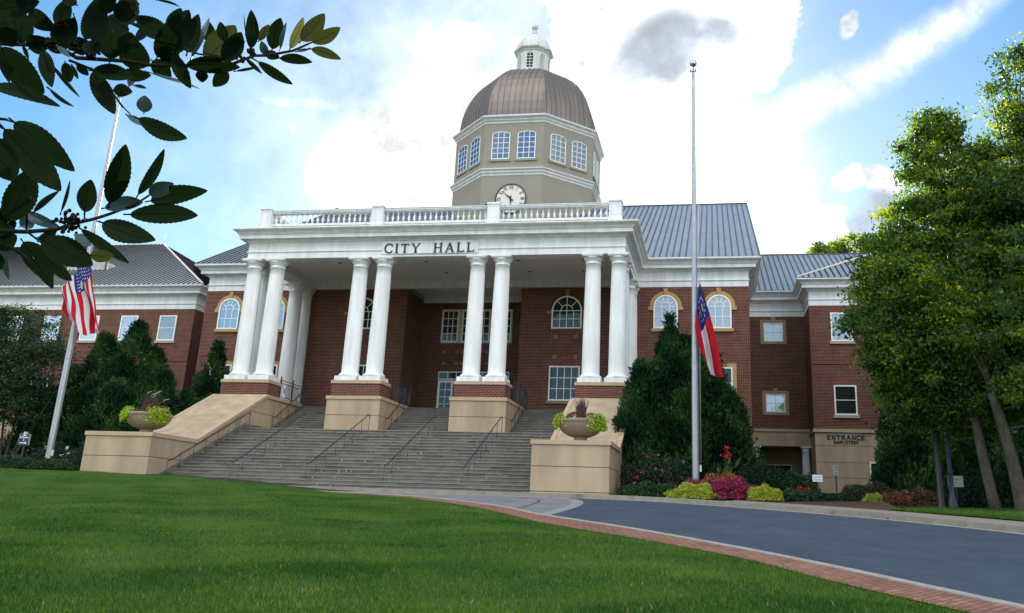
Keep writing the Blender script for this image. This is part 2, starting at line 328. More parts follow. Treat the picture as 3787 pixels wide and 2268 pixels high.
# ------------------------------------------------------------------ serif lettering
def arc(cx, cy, rx, ry, a0, a1, n=12):
    return [(cx+rx*math.cos(R(a0+(a1-a0)*i/n)), cy+ry*math.sin(R(a0+(a1-a0)*i/n))) for i in range(n+1)]
GL = {  # strokes: (polyline, thickness); s: serif (x, y, halfwidth) ; width
 'C': ([(arc(.42, .5, .40, .5, 48, 312, 18), .13)], [(.68, .80, 0), ], .74, [((.69, .68), (.69, .93)), ((.69, .07), (.69, .30))]),
 'I': ([([(.15, 0), (.15, 1)], .15)], [(.15, 0, .15), (.15, 1, .15)], .30, []),
 'T': ([([(.38, 0), (.38, 1)], .15), ([(.03, .95), (.73, .95)], .09)], [(.38, 0, .15)], .76, [((.04, .78), (.04, .99)), ((.72, .78), (.72, .99))]),
 'Y': ([([(.40, 0), (.40, .48)], .15), ([(.40, .46), (.10, .98)], .13), ([(.40, .46), (.72, .98)], .08)], [(.40, 0, .15), (.10, 1, .13), (.72, 1, .12)], .82, []),
 'H': ([([(.15, 0), (.15, 1)], .14), ([(.70, 0), (.70, 1)], .14), ([(.15, .52), (.70, .52)], .07)], [(.15, 0, .15), (.15, 1, .15), (.70, 0, .15), (.70, 1, .15)], .85, []),
 'A': ([([(.12, 0), (.42, 1)], .07), ([(.76, 0), (.42, 1)], .14), ([(.23, .34), (.64, .34)], .06)], [(.12, 0, .13), (.76, 0, .14)], .88, []),
 'L': ([([(.15, 0), (.15, 1)], .14), ([(.15, .045), (.66, .045)], .09)], [(.15, 0, .15), (.15, 1, .15)], .70, [((.66, 0), (.66, .24))]),
 'E': ([([(.15, 0), (.15, 1)], .14), ([(.15, .045), (.64, .045)], .09), ([(.15, .955), (.62, .955)], .09), ([(.15, .52), (.50, .52)], .08)], [(.15, 0, .13), (.15, 1, .13)], .70, [((.64, 0), (.64, .22)), ((.62, .78), (.62, 1)), ((.50, .42), (.50, .62))]),
 'N': ([([(.14, 0), (.14, 1)], .08), ([(.72, 0), (.72, 1)], .08), ([(.12, .98), (.72, .02)], .14)], [(.14, 0, .13), (.14, 1, .12), (.72, 1, .13)], .86, []),
 'R': ([([(.15, 0), (.15, 1)], .14), ([(.15, .955)]+arc(.40, .74, .24, .21, 90, -90, 10)+[(.15, .52)], .10), ([(.38, .53), (.70, .02)], .13)], [(.15, 0, .15), (.15, 1, .13), (.72, 0, .10)], .80, []),
 'M': ([([(.14, 0), (.18, 1)], .08), ([(.86, 0), (.82, 1)], .14), ([(.18, .98), (.50, .06)], .13), ([(.82, .98), (.50, .06)], .07)], [(.14, 0, .13), (.86, 0, .15), (.15, 1, .1), (.85, 1, .1)], 1.0, []),
 'P': ([([(.15, 0), (.15, 1)], .14), ([(.15, .955)]+arc(.40, .72, .24, .235, 90, -90, 10)+[(.15, .49)], .10)], [(.15, 0, .15), (.15, 1, .13)], .70, []),
 'O': ([(arc(.46, .5, .40, .48, 0, 360, 24), .12)], [], .92, []),
 'S': ([(arc(.32, .74, .22, .22, 30, 250, 10)+arc(.34, .26, .24, .24, 80, -150, 10), .11)], [], .62, [((.54, .74), (.54, .95)), ((.07, .05), (.07, .27))]),
 'X': ([([(.10, 1), (.62, 0)], .14), ([(.62, 1), (.10, 0)], .07)], [(.10, 1, .12), (.62, 0, .12), (.62, 1, .10), (.10, 0, .10)], .72, []),
 'V': ([([(.08, 1), (.38, 0)], .14), ([(.68, 1), (.38, 0)], .07)], [(.08, 1, .13), (.68, 1, .11)], .74, []),
}
def glyph_polys(ch, ser=.045, bold=1):
    st, sf, wd, bars = GL[ch]; out = []; ser *= bold
    for pl, t in st:
        t *= bold
        for (x0, y0), (x1, y1) in zip(pl[:-1], pl[1:]):
            d = Vector((x1-x0, y1-y0)); ln = d.length
            if ln < 1e-6: continue
            d /= ln; nx, ny = -d.y*t/2, d.x*t/2; e = t*.12 if len(pl) > 2 else 0
            a = (x0-d.x*e, y0-d.y*e); b = (x1+d.x*e, y1+d.y*e)
            out.append([(a[0]+nx, a[1]+ny), (a[0]-nx, a[1]-ny), (b[0]-nx, b[1]-ny), (b[0]+nx, b[1]+ny)])
    for x, y, h in sf:
        if h: out.append([(x-h, y-ser/2 if y > .5 else y-ser/2), (x+h, y-ser/2), (x+h, y+ser/2), (x-h, y+ser/2)])
    for (x0, y0), (x1, y1) in bars: out.append([(x0-.03, y0), (x0+.03, y0), (x1+.03, y1), (x1-.03, y1)])
    return out, wd
def text_mb(txt, x, z, h, y, gap=.16, space=.7, depth=.04, width=None, mb=None, bold=1):
    """serif text on a wall facing -y; x,z = lower left; optional total width"""
    items = []; cx = 0
    for ch in txt:
        if ch == ' ': cx += space; continue
        p, wd = glyph_polys(ch, bold=bold); items.append((cx, p)); cx += wd+gap
    cx -= gap; sx = h if width is None else width/cx
    mb = mb or MB(); k = 0
    for ox, p in items:
        for poly in p:
            k += 1; e = depth+.0006*(k % 5)
            q = [(x+(ox+a)*sx, z+b*h) for a, b in poly]
            mb.prism_y(q, y-e, y)
    return mb

# ================================================================== CITY HALL
hall = thing('city_hall', 'red brick city hall with white columned portico, metal roofs and domed clock tower', 'building', (0, 8, -6.8))
hall.location = (0, 0, 0)
XM, YF, ZE, ZC = 20.45, 8.5, 8.1, 10.0
# --- main walls
m = MB()
m.box(-XM, -4.3, YF, 40, -6.8, ZE-.004); m.box(4.3, XM, YF, 40, -6.8, ZE-.004); m.box(-4.3, 4.3, 12.3, 40, -6.8, ZE-.004)
m.build('wall', BRICK, hall)
for s in (-1, 1):   # gable ends under the main roof
    MB().add([(s*XM, 8.6, 9.6), (s*XM, 48, 9.6), (s*XM, 28.3, 21.2)], [(0, 1, 2)]).build('gable_wall', WHITE, hall)
# --- entablature and cornice
ENT = [(0, 8.10), (0, 8.50), (.07, 8.53), (.07, 8.59), (.0, 8.62), (0, 9.18), (.08, 9.20), (.10, 9.26), (.24, 9.33), (.24, 9.36), (.50, 9.36), (.50, 9.60), (.56, 9.62), (.56, 9.67), (.62, 9.69), (.62, 9.73), (.70, 9.80), (.84, 9.88), (.88, 9.93), (.88, 10.0), (.70, 10.03), (-.6, 10.05), (-.6, 8.10), (0, 8.10)]
path = [(-XM, 44), (-XM, YF), (-12.65, YF), (-12.65, .35), (12.65, .35), (12.65, YF), (XM, YF), (XM, 44)]
t = MB().sweep(path, ENT, mi=0)  # dark plank joints on the frieze, a thin groove line pattern
for x in (-8.9, -5.2, -1.4, 3.4, 7.1, 10.2):
    t.box(x, x+.012, .344, .352, 8.62, 9.18, 1); t.box(x+.2, x+.212, -.156, -.148, 9.37, 9.59, 1)
for x in (-18, -15.5, 14.6, 17.4): t.box(x, x+.012, 8.494, 8.502, 8.62, 9.18, 1)
e = t.build('entablature', [WHITE, mat('joint_grey', (.45, .45, .45))], hall)
lm = MB(); text_mb('CITY', -3.02, 8.33, .60, .345, gap=.26, width=2.38, depth=.05, mb=lm)
lm.build('lettering', BLACK, e)
lm = MB(); text_mb('HALL', .27, 8.33, .60, .345, gap=.24, width=2.70, depth=.05, mb=lm)
lm.build('lettering', BLACK, e)
# smooth band behind the lettering
MB().box(-3.22, 3.2, .262, .352, 8.27, 9.10).build('name_panel', WHITE, e)
for o_ in e.children:
    if o_.name.startswith('lettering'): o_.location.y = -.085
# --- portico ceiling, beams, deck
c = MB(); c.box(-12.0, 12.0, 1.2, 8.45, 8.60, 8.7); c.box(-4.28, 4.28, 8.46, 12.28, 8.46, 8.56)
ce = c.build('portico_ceiling', mat('ceiling_paint', (.72, .70, .70), .7, .2), hall)
b = MB()
b.box(-12.0, 12.0, .95, 1.3, 8.10, 8.6); b.box(-12.05, -11.45, 1.3, 8.2, 8.10, 8.6); b.box(11.45, 12.05, 1.3, 8.2, 8.10, 8.6)
b.box(-11.45, 11.45, 8.2, 8.47, 8.105, 8.6); b.box(-4.28, 4.28, 12.05, 12.29, 7.96, 8.46)
b.build('ceiling_beam', WHITE, hall)
lt = [(-7.4, 3.2), (-7.2, 5.9), (-1.2, 3.2), (-.6, 5.9), (5.2, 3.2), (5.4, 5.9), (9.6, 3.2), (9.2, 5.9)]
for x, y in lt: MB().lathe([(.12, 8.575), (.12, 8.601)], (x, y, 0), 14).build('recessed_light', mat('unlit_can', (.05, .05, .05)), ce)
MB().box(-12.9, 12.9, -.2, 8.6, 10.02, 10.09).build('portico_deck', mat('deck_grey', (.3, .3, .3)), hall)
# --- columns
def column_prof(z0, z1, plinth=.28):
    h = z1-z0; p = []
    p += [(.60, z0+plinth), (.675, z0+plinth+.03), (.69, z0+plinth+.09), (.675, z0+plinth+.15), (.60, z0+plinth+.19), (.60, z0+plinth+.22), (.565, z0+plinth+.25)]
    zs = z0+plinth+.3; zt = z1-.64
    for i in range(13):
        u = i/12; r = .54-.075*(u**1.7); p.append((r, zs+(zt-zs)*u))
    p += [(.50, zt+.01), (.52, zt+.04), (.50, zt+.07), (.465, zt+.08), (.465, zt+.22), (.50, zt+.235), (.52, zt+.26), (.50, zt+.285), (.55, zt+.30), (.60, zt+.36), (.625, zt+.42), (.60, zt+.45)]
    return p
def column(x, y, z0, shared={}):
    k = z0
    if k not in shared:
        q = MB().lathe(column_prof(0, 8.1-z0), (0, 0, 0), 40)
        q.box(-.70, .70, -.70, .70, .0, .28); z1 = 8.1-z0
        q.box(-.62, .62, -.62, .62, z1-.19, z1-.13); q.box(-.66, .66, -.66, .66, z1-.13, z1-.002)
        o = q.build('column', WHITE, hall); shared[k] = o
    else: o = shared[k].copy(); COL.objects.link(o)
    o.location = (x, y, z0); return o
PX = [-11.42, -3.96, 3.96, 11.42]
for p_ in PX:
    for d in (-.81, .81): column(p_+d, .80, .003)
for s in (-1, 1):
    column(s*12.23, 2.42, .003); column(s*12.23, 6.75, -1.1); column(s*12.23, 8.25, -1.1)
# --- pedestals under the columns
for i, p_ in enumerate(PX):
    m = MB(); y1 = 1.60
    m.box(p_-1.6, p_+1.6, .05, y1, -1.0, -.2, 0); m.box(p_-1.65, p_+1.65, 0, y1+.05, -.2, 0, 1)
    if i in (0, 3):
        s = -1 if i == 0 else 1; a, b2 = sorted((s*11.4, s*13.02))
        m.box(a, b2, y1+.06, 3.2, -1.0, -.203, 0); a, b2 = sorted((s*11.35, s*13.07)); m.box(a, b2, y1+.06, 3.25, -.2, -.003, 1)
    for x in (p_-.82, p_+.75): m.box(x, x+.012, -.004, 0, -.2, 0, 2)
    m.build('pedestal', [BRICK, TANCAP, JOINT], hall)
# side base wall of the portico platform
for s in (-1, 1):
    a, b2 = sorted((s*13.0, s*9.7)); MB().box(a, b2, 3.3, 8.5, -6.8, -1.1).build('base_wall', BRICK, hall)
# --- windows
def arch_pts(x0, x1, z0, zs, rise=None, n=18):
    cx = (x0+x1)/2; r = (x1-x0)/2; rise = r if rise is None else rise
    return [(x0, z0)]+[(cx-r*math.cos(PI*i/n), zs+rise*math.sin(PI*i/n)) for i in range(n+1)]+[(x1, z0)]
def ring(mb, outer, inner, y0, y1, mi=0):
    n = len(outer)
    for i in range(n-1):
        a, b = outer[i], outer[i+1]; c, d = inner[i+1], inner[i]
        mb.prism_y([a, b, c, d], y0, y1, mi)
def bar(mb, x0, z0, x1, z1, w, y0, y1, mi=0):
    d = Vector((x1-x0, z1-z0)).normalized(); nx, nz = -d.y*w/2, d.x*w/2
    mb.prism_y([(x0+nx, z0+nz), (x1+nx, z1+nz), (x1-nx, z1-nz), (x0-nx, z0-nz)], y0, y1, mi)
def arched_window(x0, x1, z0, ztop, y, glass, parent=None, cols=3, rows=2, surround=True, shoulders=True):
    """round-headed window; y is the wall face"""
    fw = .10; cx = (x0+x1)/2; r = (x1-x0)/2; zs = ztop-r
    f = MB(); o = arch_pts(x0, x1, z0, zs); i_ = arch_pts(x0+fw, x1-fw, z0, zs, r-fw)
    ring(f, o, i_, y-.09, y); f.box(x0, x1, y-.088, y, z0, z0+.09)
    gw = (x1-x0-2*fw)/cols; bw = .045; zz = zs
    for k in range(1, cols): f.box(x0+fw+gw*k-bw/2, x0+fw+gw*k+bw/2, y-.06, y-.02, z0+.09, zs)
    nr = rows
    for k in range(1, nr+1): z = z0+.09+(zs-z0-.09)*k/nr; f.box(x0+fw, x1-fw, y-.058, y-.02, z-bw/2, z+bw/2)
    ri = r*.40
    oo = [(cx-(ri+.02)*math.cos(PI*k/12), zs+(ri+.02)*math.sin(PI*k/12)) for k in range(13)]; ii = [(cx-(ri-.035)*math.cos(PI*k/12), zs+(ri-.035)*math.sin(PI*k/12)) for k in range(13)]
    ring(f, oo, ii, y-.057, y-.02)
    angs = (36, 72, 108, 144) if cols == 3 else (45, 90, 135)
    for a in angs: bar(f, cx+ri*math.cos(R(a)), zs+ri*math.sin(R(a)), cx+(r-fw*.6)*math.cos(R(a)), zs+(r-fw*.6)*math.sin(R(a)), bw, y-.056, y-.02)
    if cols == 4: f.box(cx-bw/2, cx+bw/2, y-.055, y-.02, zs, zs+ri)
    w_ = f.build('window', WHITE2, parent or hall)
    p = MB(); poly = arch_pts(x0+fw*.9, x1-fw*.9, z0+.08, zs, r-fw*.9); p.prism_y(poly, y-.03, y-.012); p.build('pane', glass, w_)
    if surround:
        q = MB(); ow, iw = .27, .012
        O = [(cx-(r+ow)*math.cos(PI*k/18), zs+(r+ow)*math.sin(PI*k/18)) for k in range(19)]; I_ = [(cx-(r+iw)*math.cos(PI*k/18), zs+(r+iw)*math.sin(PI*k/18)) for k in range(19)]
        ring(q, O, I_, y-.05, y); 
        for s in (-1, 1): a, b = sorted((cx+s*(r+.012), cx+s*(r+.37))); q.box(a, b, y-.07, y, zs-.24, zs)
        q.prism_y([(cx-.10, zs+r+.02), (cx+.10, zs+r+.02), (cx+.17, zs+r+.48), (cx-.17, zs+r+.48)], y-.11, y)
        q.build('stone_surround', TRIM, w_)
    elif shoulders:
        q = MB()
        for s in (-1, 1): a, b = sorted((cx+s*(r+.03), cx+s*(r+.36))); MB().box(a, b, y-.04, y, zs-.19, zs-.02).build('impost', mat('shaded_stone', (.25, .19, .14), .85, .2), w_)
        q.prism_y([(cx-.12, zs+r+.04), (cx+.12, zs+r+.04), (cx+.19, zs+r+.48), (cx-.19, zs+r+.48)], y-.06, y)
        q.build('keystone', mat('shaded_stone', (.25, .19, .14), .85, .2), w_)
        q = MB()   # brick voussoir ring
        for k in range(34):
            a = R(6+168*k/33); bar(q, cx+(r+.03)*math.cos(a), zs+(r+.03)*math.sin(a), cx+(r+.27)*math.cos(a), zs+(r+.27)*math.sin(a), .055, y-.02, y)
        q.build('brick_arch', mat('arch_brick', (.12, .028, .022), .85, .2), w_)
    if surround or shoulders is None:
        MB().box(x0-.13, x1+.13, y-.12, y, z0-.22, z0-.004).build('sill', TANCAP if not surround else TRIM, w_)
    return w_
def rect_window(x0, x1, z0, z1, y, glass, cols=1, rows=2, fw=.09, sill=True, bw=.045, parent=None, mname='window', fm=None, panes_glass2=None, sillmat=None, soldier=False, yb=0):
    f = MB()
    f.box(x0, x0+fw, y-.08, y, z0, z1); f.box(x1-fw, x1, y-.08, y, z0, z1); f.box(x0+fw, x1-fw, y-.078, y, z0, z0+fw); f.box(x0+fw, x1-fw, y-.078, y, z1-fw, z1)
    for k in range(1, cols): x = x0+fw+(x1-x0-2*fw)*k/cols; f.box(x-bw/2, x+bw/2, y-.055, y-.02, z0+fw, z1-fw)
    for k in range(1, rows): z = z0+fw+(z1-z0-2*fw)*k/rows; f.box(x0+fw, x1-fw, y-.057, y-.02, z-bw/2, z+bw/2)
    w_ = f.build(mname, fm or WHITE2, parent or hall)
    zm = (z0+z1)/2
    MB().box(x0+fw*.8, x1-fw*.8, y-.03, y-.012, z0+fw*.8, z1-fw*.8).build('pane', glass, w_)
    if sill: MB().box(x0-.12, x1+.12, y-.12, y, z0-.21, z0-.004).build('sill', sillmat or TANCAP, w_)
    if soldier: MB().box(x0-.06, x1+.06, y-.018, y, z1+.01, z1+.27).build('soldier_course', BRICKV, w_)
    return w_
for s in (-1, 1):
    for cx in (14.70, 18.38): arched_window(s*cx-.85, s*cx+.85, 5.10, 7.50, YF, GLS_SKY if s < 0 else GLS_BLIND)
    for cx in (14.70, 18.38):
        w_ = rect_window(s*cx-.85, s*cx+.85, .25, 2.40, YF, GLS_DK, cols=2, rows=2, sillmat=TRIM)
        q = MB(); q.box(s*cx-1.12, s*cx-.86, YF-.05, YF, .25, 2.66); q.box(s*cx+.86, s*cx+1.12, YF-.05, YF, .25, 2.66); q.box(s*cx-.855, s*cx+.855, YF-.048, YF, 2.42, 2.66); q.build('stone_surround', TRIM, w_)
    arched_window(s*7.68-1.09, s*7.68+1.09, 5.10, 7.49, YF, GLS_DK, cols=4, rows=2, surround=False)
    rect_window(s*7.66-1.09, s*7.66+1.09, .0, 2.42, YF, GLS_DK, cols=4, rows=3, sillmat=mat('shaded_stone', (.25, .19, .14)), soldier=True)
    for z in (4.52, 3.07):
        for dx in (-.73, .73):
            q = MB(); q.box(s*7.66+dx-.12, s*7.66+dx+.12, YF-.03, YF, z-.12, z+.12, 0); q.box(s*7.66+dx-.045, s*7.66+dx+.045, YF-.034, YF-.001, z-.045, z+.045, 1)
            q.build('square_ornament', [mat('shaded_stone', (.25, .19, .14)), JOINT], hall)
        MB().box(s*7.66-.58, s*7.66+.58, YF-.012, YF, z-.12, z+.12).build('soldier_course', BRICKV, hall)
# recess windows and doors
YR = 12.3
for a, b, c_ in ((-2.72, -1.42, 3), (-1.12, 1.10, 5), (1.42, 2.76, 3)): rect_window(a, b, 4.88, 7.40, YR, GLS_DK, cols=c_, rows=4, sill=False, bw=.05)
MB().box(-2.80, 2.84, YR-.02, YR, 4.80, 7.48).build('window_surround', mat('cream_panel', (.42, .38, .31)), hall)
for z in (3.24, 4.12):
    for x in (-2.38, -1.42, -.97, .0, .97, 1.42, 2.38):
        q = MB(); q.box(x-.11, x+.11, YR-.03, YR, z-.11, z+.11, 0); q.box(x-.04, x+.04, YR-.034, YR-.001, z-.04, z+.04, 1)
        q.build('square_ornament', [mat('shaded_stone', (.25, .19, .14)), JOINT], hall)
for x0, x1 in ((-2.70, -1.50), (-1.38, -.06), (.06, 1.38), (1.50, 2.78)):
    d = rect_window(x0, x1, -1.08, 1.93, YR, GLS_DK, cols=2, rows=5, sill=False, fw=.17, mname='door', bw=.05)
    MB().tube([(x1-.1, YR-.09, -.1), (x1-.1, YR-.16, -.1), (x1-.1, YR-.16, .35), (x1-.1, YR-.09, .35)], .018).build('door_handle', IRON, d)
rect_window(-2.72, 2.80, 2.0, 2.60, YR, GLS_DK, cols=8, rows=1, sill=False, fw=.07, mname='transom_window')
# --- main roof
def seams(mb, p0, p1, q0, q1, n, w=.065, h=.075, nrm=(0, 0, 1), skip=0):
    """standing ribs from eave line p0-p1 to ridge line q0-q1"""
    p0, p1, q0, q1, nm = map(Vector, (p0, p1, q0, q1, nrm))
    for k in range(n+1):
        u = k/n; a = p0.lerp(p1, u); b = q0.lerp(q1, u)
        if (b-a).length < .3: continue
        sd = (b-a).cross(nm).normalized()*w/2; up = nm*h
        mb.add([a-sd, a+sd, b+sd, b-sd, a-sd+up, a+sd+up, b+sd+up, b-sd+up], [(0, 1, 5, 4), (1, 2, 6, 5), (2, 3, 7, 6), (3, 0, 4, 7), (4, 5, 6, 7)], 1)
RY, RZ = 28.3, 21.6
nr = Vector((0, -(RZ-10.05), RY-7.65)).normalized()
m = MB()
m.prism_x([(7.65, 10.06), (RY, RZ), (49, 10.06), (49, 9.95), (RY, RZ-.18), (7.65, 9.95)], -21.25, 21.25)
seams(m, (-21.2, 7.68, 10.07), (21.2, 7.68, 10.07), (-21.2, RY, RZ), (21.2, RY, RZ), 92, nrm=nr)
m.box(-21.3, 21.3, RY-.12, RY+.12, RZ-.02, RZ+.07, 1)
for x in (-21.27, 21.22): m.prism_x([(7.6, 9.98), (7.6, 10.14), (RY, RZ+.10), (RY, RZ-.1)], x, x+.06, 0)
m.build('roof', [ROOF, SEAM], hall)
# little snow guards
# --- wings
def wing(s):
    X = lambda a, b: tuple(sorted((s*a, s*b)))
    m = MB()
    a, b = X(XM, 25.06); m.box(a, b, 17.85, 40, -.8, ZE-.004); m.box(a, b, 20.5, 40, -6.4, -.8)
    a, b = X(25.06, 62); m.box(a, b, 14.2, 43, -1.05, ZE-.004)
    m.build('wall', BRICK, hall)
    m = MB()
    a, b = X(25.10, 62)
    zz = [-6.6, -5.49, -4.43, -3.36, -2.20, -1.28]
    for i in range(5): m.box(a, b, 14.22, 43, zz[i], zz[i+1]-.03, 0)
    m.box(a+.03, b-.03, 14.25, 42.9, -6.6, -1.2, 2)
    a, b = X(24.98, 62); m.box(a, b, 14.12, 43.1, -1.27, -1.03, 1)
    # entrance loggia lintel between tower bay and wing
    a, b = X(XM+.02, 25.2); m.box(a, b, 17.2, 17.84, -2.05, -.98, 0); m.box(a, b, 17.12, 17.86, -.975, -.78, 1); m.box(a, b, 20.3, 20.45, -6.4, -.9, 0)
    a, b = X(XM+.02, 25.1); m.box(a, b, 17.86, 20.3, -2.1, -1.9, 0)
    m.build('base_storey', [TAN, TANCAP, JOINT], hall)
    for x in (24.72, 21.05):
        q = MB().lathe([(.40, -5.9), (.40, -5.75), (.33, -5.7)]+[(.32-.05*(k/8)**1.6, -5.65+3.2*k/8) for k in range(9)]+[(.31, -2.42), (.31, -2.36), (.27, -2.34), (.27, -2.25), (.36, -2.16)], (s*x, 17.5, 0), 24)
        q.box(s*x-.38, s*x+.38, 17.14, 17.86, -2.16, -2.055); q.build('column', WHITE, hall)
    pth = [(XM-.1, 17.85), (25.06, 17.85), (25.06, 14.2), (62, 14.2)]
    if s < 0: pth = [(-x, y) for x, y in pth][::-1]
    MB().sweep(pth, ENT).build('entablature', WHITE, hall)
    # roofs
    k = .566; r = MB(); ex, ey = 24.2, 13.35; ay = 28.6; ax = ex+(ay-ey); az = 10.04+k*(ay-ey)
    P = lambda x, y, z: (s*x, y, z)
    n1 = Vector((0, -k, 1)).normalized(); n2 = Vector((-s*k, 0, 1)).normalized()
    r.add([P(ex, ey, 10.04), P(63, ey, 10.04), P(63, ay, az), P(ax, ay, az)], [(0, 1, 2, 3)], 0)
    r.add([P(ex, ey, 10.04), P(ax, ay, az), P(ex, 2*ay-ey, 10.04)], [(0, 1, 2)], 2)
    n = int((63-ex)/.46)
    for i in range(1, n):
        x = ex+.46*i; d = min(x-ex, ay-ey)
        seams(r, P(x, ey+.03, 10.05), P(x, ey+.03, 10.05), P(x, ey+d, 10.05+k*d), P(x, ey+d, 10.05+k*d), 1, nrm=n1)
    for i in range(1, 66):
        y = ey+.46*i; d = min(y-ey, 2*ay-ey-y)
        if d > .4: seams(r, P(ex+.03, y, 10.05), P(ex+.03, y, 10.05), P(ex+d, y, 10.05+k*d), P(ex+d, y, 10.05+k*d), 1, nrm=n2)
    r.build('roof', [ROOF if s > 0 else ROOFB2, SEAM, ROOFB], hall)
    h = MB(); h.tube([P(ex, ey, 10.08), P(ax, ay, az+.05)], .10, 6); h.tube([P(ax, ay, az+.05), P(63, ay, az+.05)], .08, 6)
    h.tube([P(ax, ay, az), P(ax, ay, az+1.3)], .025, 5); h.build('hip_cap', mat('pale_flashing', (.52, .50, .47), .5), hall)
    # lower connecting roof
    r = MB(); r2y, r2z = 28.9, 16.6; kk = (r2z-10.04)/(r2y-17.0); n3 = Vector((0, -kk, 1)).normalized()
    r.add([P(XM+.1, 17.0, 10.04), P(60, 17.0, 10.04), P(60, r2y, r2z), P(XM+.1, r2y, r2z)], [(0, 1, 2, 3)], 0)
    r.add([P(XM+.1, r2y, r2z), P(60, r2y, r2z), P(60, 41, 10.04), P(XM+.1, 41, 10.04)], [(0, 1, 2, 3)], 0)
    seams(r, P(XM+.3, 17.03, 10.05), P(XM+.3+.46*50, 17.03, 10.05), P(XM+.3, r2y, r2z), P(XM+.3+.46*50, r2y, r2z), 50, nrm=n3)
    r.build('link_roof', [ROOF, SEAM], hall)
    h = MB().box(*X(XM+.1, 44), r2y-.1, r2y+.1, r2z-.05, r2z+.08); h.build('ridge_cap', SEAM, hall)
    # windows
    for i, cx in enumerate((27.35, 30.95, 34.6, 38.3, 41.9)):
        g = GLS_BLIND if i == 0 or s > 0 else GLS_SKY
        rect_window(s*cx-.79, s*cx+.79, 5.38, 7.53, 14.2, g, soldier=True, fw=.10)
        if i < 4: rect_window(s*cx-.79, s*cx+.79, -.03, 2.12, 14.2, GLS_DK, soldier=True, fw=.10)
    q = MB(); q.box(*X(25.05, 62), 14.16, 14.2, 3.66, 3.91); q.build('brick_band', BRICKV, hall)
    for z0, z1, gl in ((5.87, 7.82, GLS_BLIND), (.34, 2.20, GLS_BLIND)):
        w_ = rect_window(s*22.64-.74, s*22.64+.74, z0+.20, z1-.27, 17.85, gl, cols=2, rows=2, sill=False)
        q = MB(); x0, x1 = s*22.64-1.0, s*22.64+1.0
        q.box(x0, x0+.255, 17.79, 17.85, z0, z1); q.box(x1-.255, x1, 17.79, 17.85, z0, z1); q.box(x0+.256, x1-.256, 17.788, 17.85, z0, z0+.195); q.box(x0+.256, x1-.256, 17.788, 17.85, z1-.265, z1)
        q.prism_y([(s*22.64-.12, z1-.26), (s*22.64+.12, z1-.26), (s*22.64+.18, z1+.21), (s*22.64-.18, z1+.21)], 17.74, 17.85)
        q.build('stone_surround', mat('brown_trim', (.30, .22, .14), .85), w_)
    rect_window(s*22.6-1.3, s*22.6+1.3, -5.6, -3.2, 20.3, GLS_DK, cols=2, rows=2, sill=False)
    rect_window(s*29.75-1.0, s*29.75+1.0, -5.2, -3.3, 14.22, GLS_DK, cols=2, rows=2, sill=False)
ROOFB2 = mat('grey_seam_roof', (.46, .47, .475), .5, .4, metal=.15, noise=(.8, .8, (.37, .38, .385)), streak=(1, .25, 1))
wing(-1); wing(1)
lt = MB(); text_mb('ENTRANCE', 25.93, -1.76, .30, 14.22, gap=.12, width=2.60, depth=.04, mb=lt, bold=1.5); lt.build('lettering', BLACK, hall); lt = MB(); text_mb('EMPLOYEES', 26.38, -2.05, .20, 14.22, gap=.10, width=1.68, depth=.04, mb=lt, bold=1.5)
lt.build('lettering', BLACK, hall)
# low eyebrow vent on the left wing roof
ve = MB(); vx0, vx1, vy = -41.6, -37.3, 18.4
ve.box(vx0, vx1, vy, vy+.1, 12.7, 12.9, 0)
pr = [(vx0-.0, 12.85)]+[((vx0+vx1)/2-(vx1-vx0)/2*math.cos(PI*i/14), 12.95+1.05*math.sin(PI*i/14)**.6) for i in range(15)]+[(vx1, 12.85)]
ve.prism_y(pr, vy+.05, vy+3.2, 1)
for i in range(9): z = 12.9+.11*i; ve.box(vx0+.35, vx1-.35, vy-.06, vy+.05, z, z+.05, 0)
ve.box(vx0+.25, vx1-.25, vy+.0, vy+.06, 12.88, 13.9, 2)
ve.build('roof_vent', [WHITE, ROOFB2, JOINT], hall)

# --- balustrade
bal = MB()
BX = [-11.93, -3.96, 3.96, 11.93]
for a, b in zip(BX[:-1], BX[1:]):
    for z0, z1, y0, y1 in ((11.42, 11.50, .82, 1.22), (11.50, 11.60, .76, 1.28), (11.60, 11.64, .72, 1.32), (10.52, 10.68, .80, 1.24), (10.06, 10.5, .84, 1.20)):
        bal.box(a+.40, b-.40, y0, y1, z0, z1)
for s in (-1, 1):
    xx = s*11.93
    for z0, z1, h in ((11.42, 11.50, .2), (11.50, 11.60, .26), (11.60, 11.64, .3), (10.52, 10.68, .22), (10.06, 10.5, .18)): bal.box(xx-h, xx+h, 1.42, 8.3, z0, z1)
bal = bal.build('balustrade', WHITE, hall)
for i, x in enumerate(BX):
    q = MB(); q.box(x-.39, x+.39, .64, 1.42, 10.06, 11.68); q.box(x-.44, x+.44, .58, 1.48, 11.68, 11.74); q.box(x-.42, x+.42, .60, 1.46, 11.74, 11.80)
    q.box(x-.45, x+.45, .58, 1.48, 10.06, 10.62)
    for a, b, c_, d in ((-.28, -.25, 10.75, 11.55), (.25, .28, 10.75, 11.55)): q.box(x+a, x+b, .625, .64, c_, d)
    q.box(x-.249, x+.249, .626, .64, 11.52, 11.55); q.box(x-.249, x+.249, .626, .64, 10.75, 10.78)
    q.build('balustrade_post', WHITE, bal)
bp = [(.055, 0), (.055, .04), (.04, .06), (.035, .10), (.075, .20), (.092, .28), (.085, .36), (.05, .44), (.036, .50), (.036, .52), (.05, .58), (.06, .62), (.045, .66), (.055, .70), (.055, .74)]
def baluster_mesh():
    q = MB().lathe(bp, (0, 0, 0), 8); q.box(-.08, .08, -.08, .08, -.01, .035); q.box(-.075, .075, -.075, .075, .70, .745); return q
b0 = None
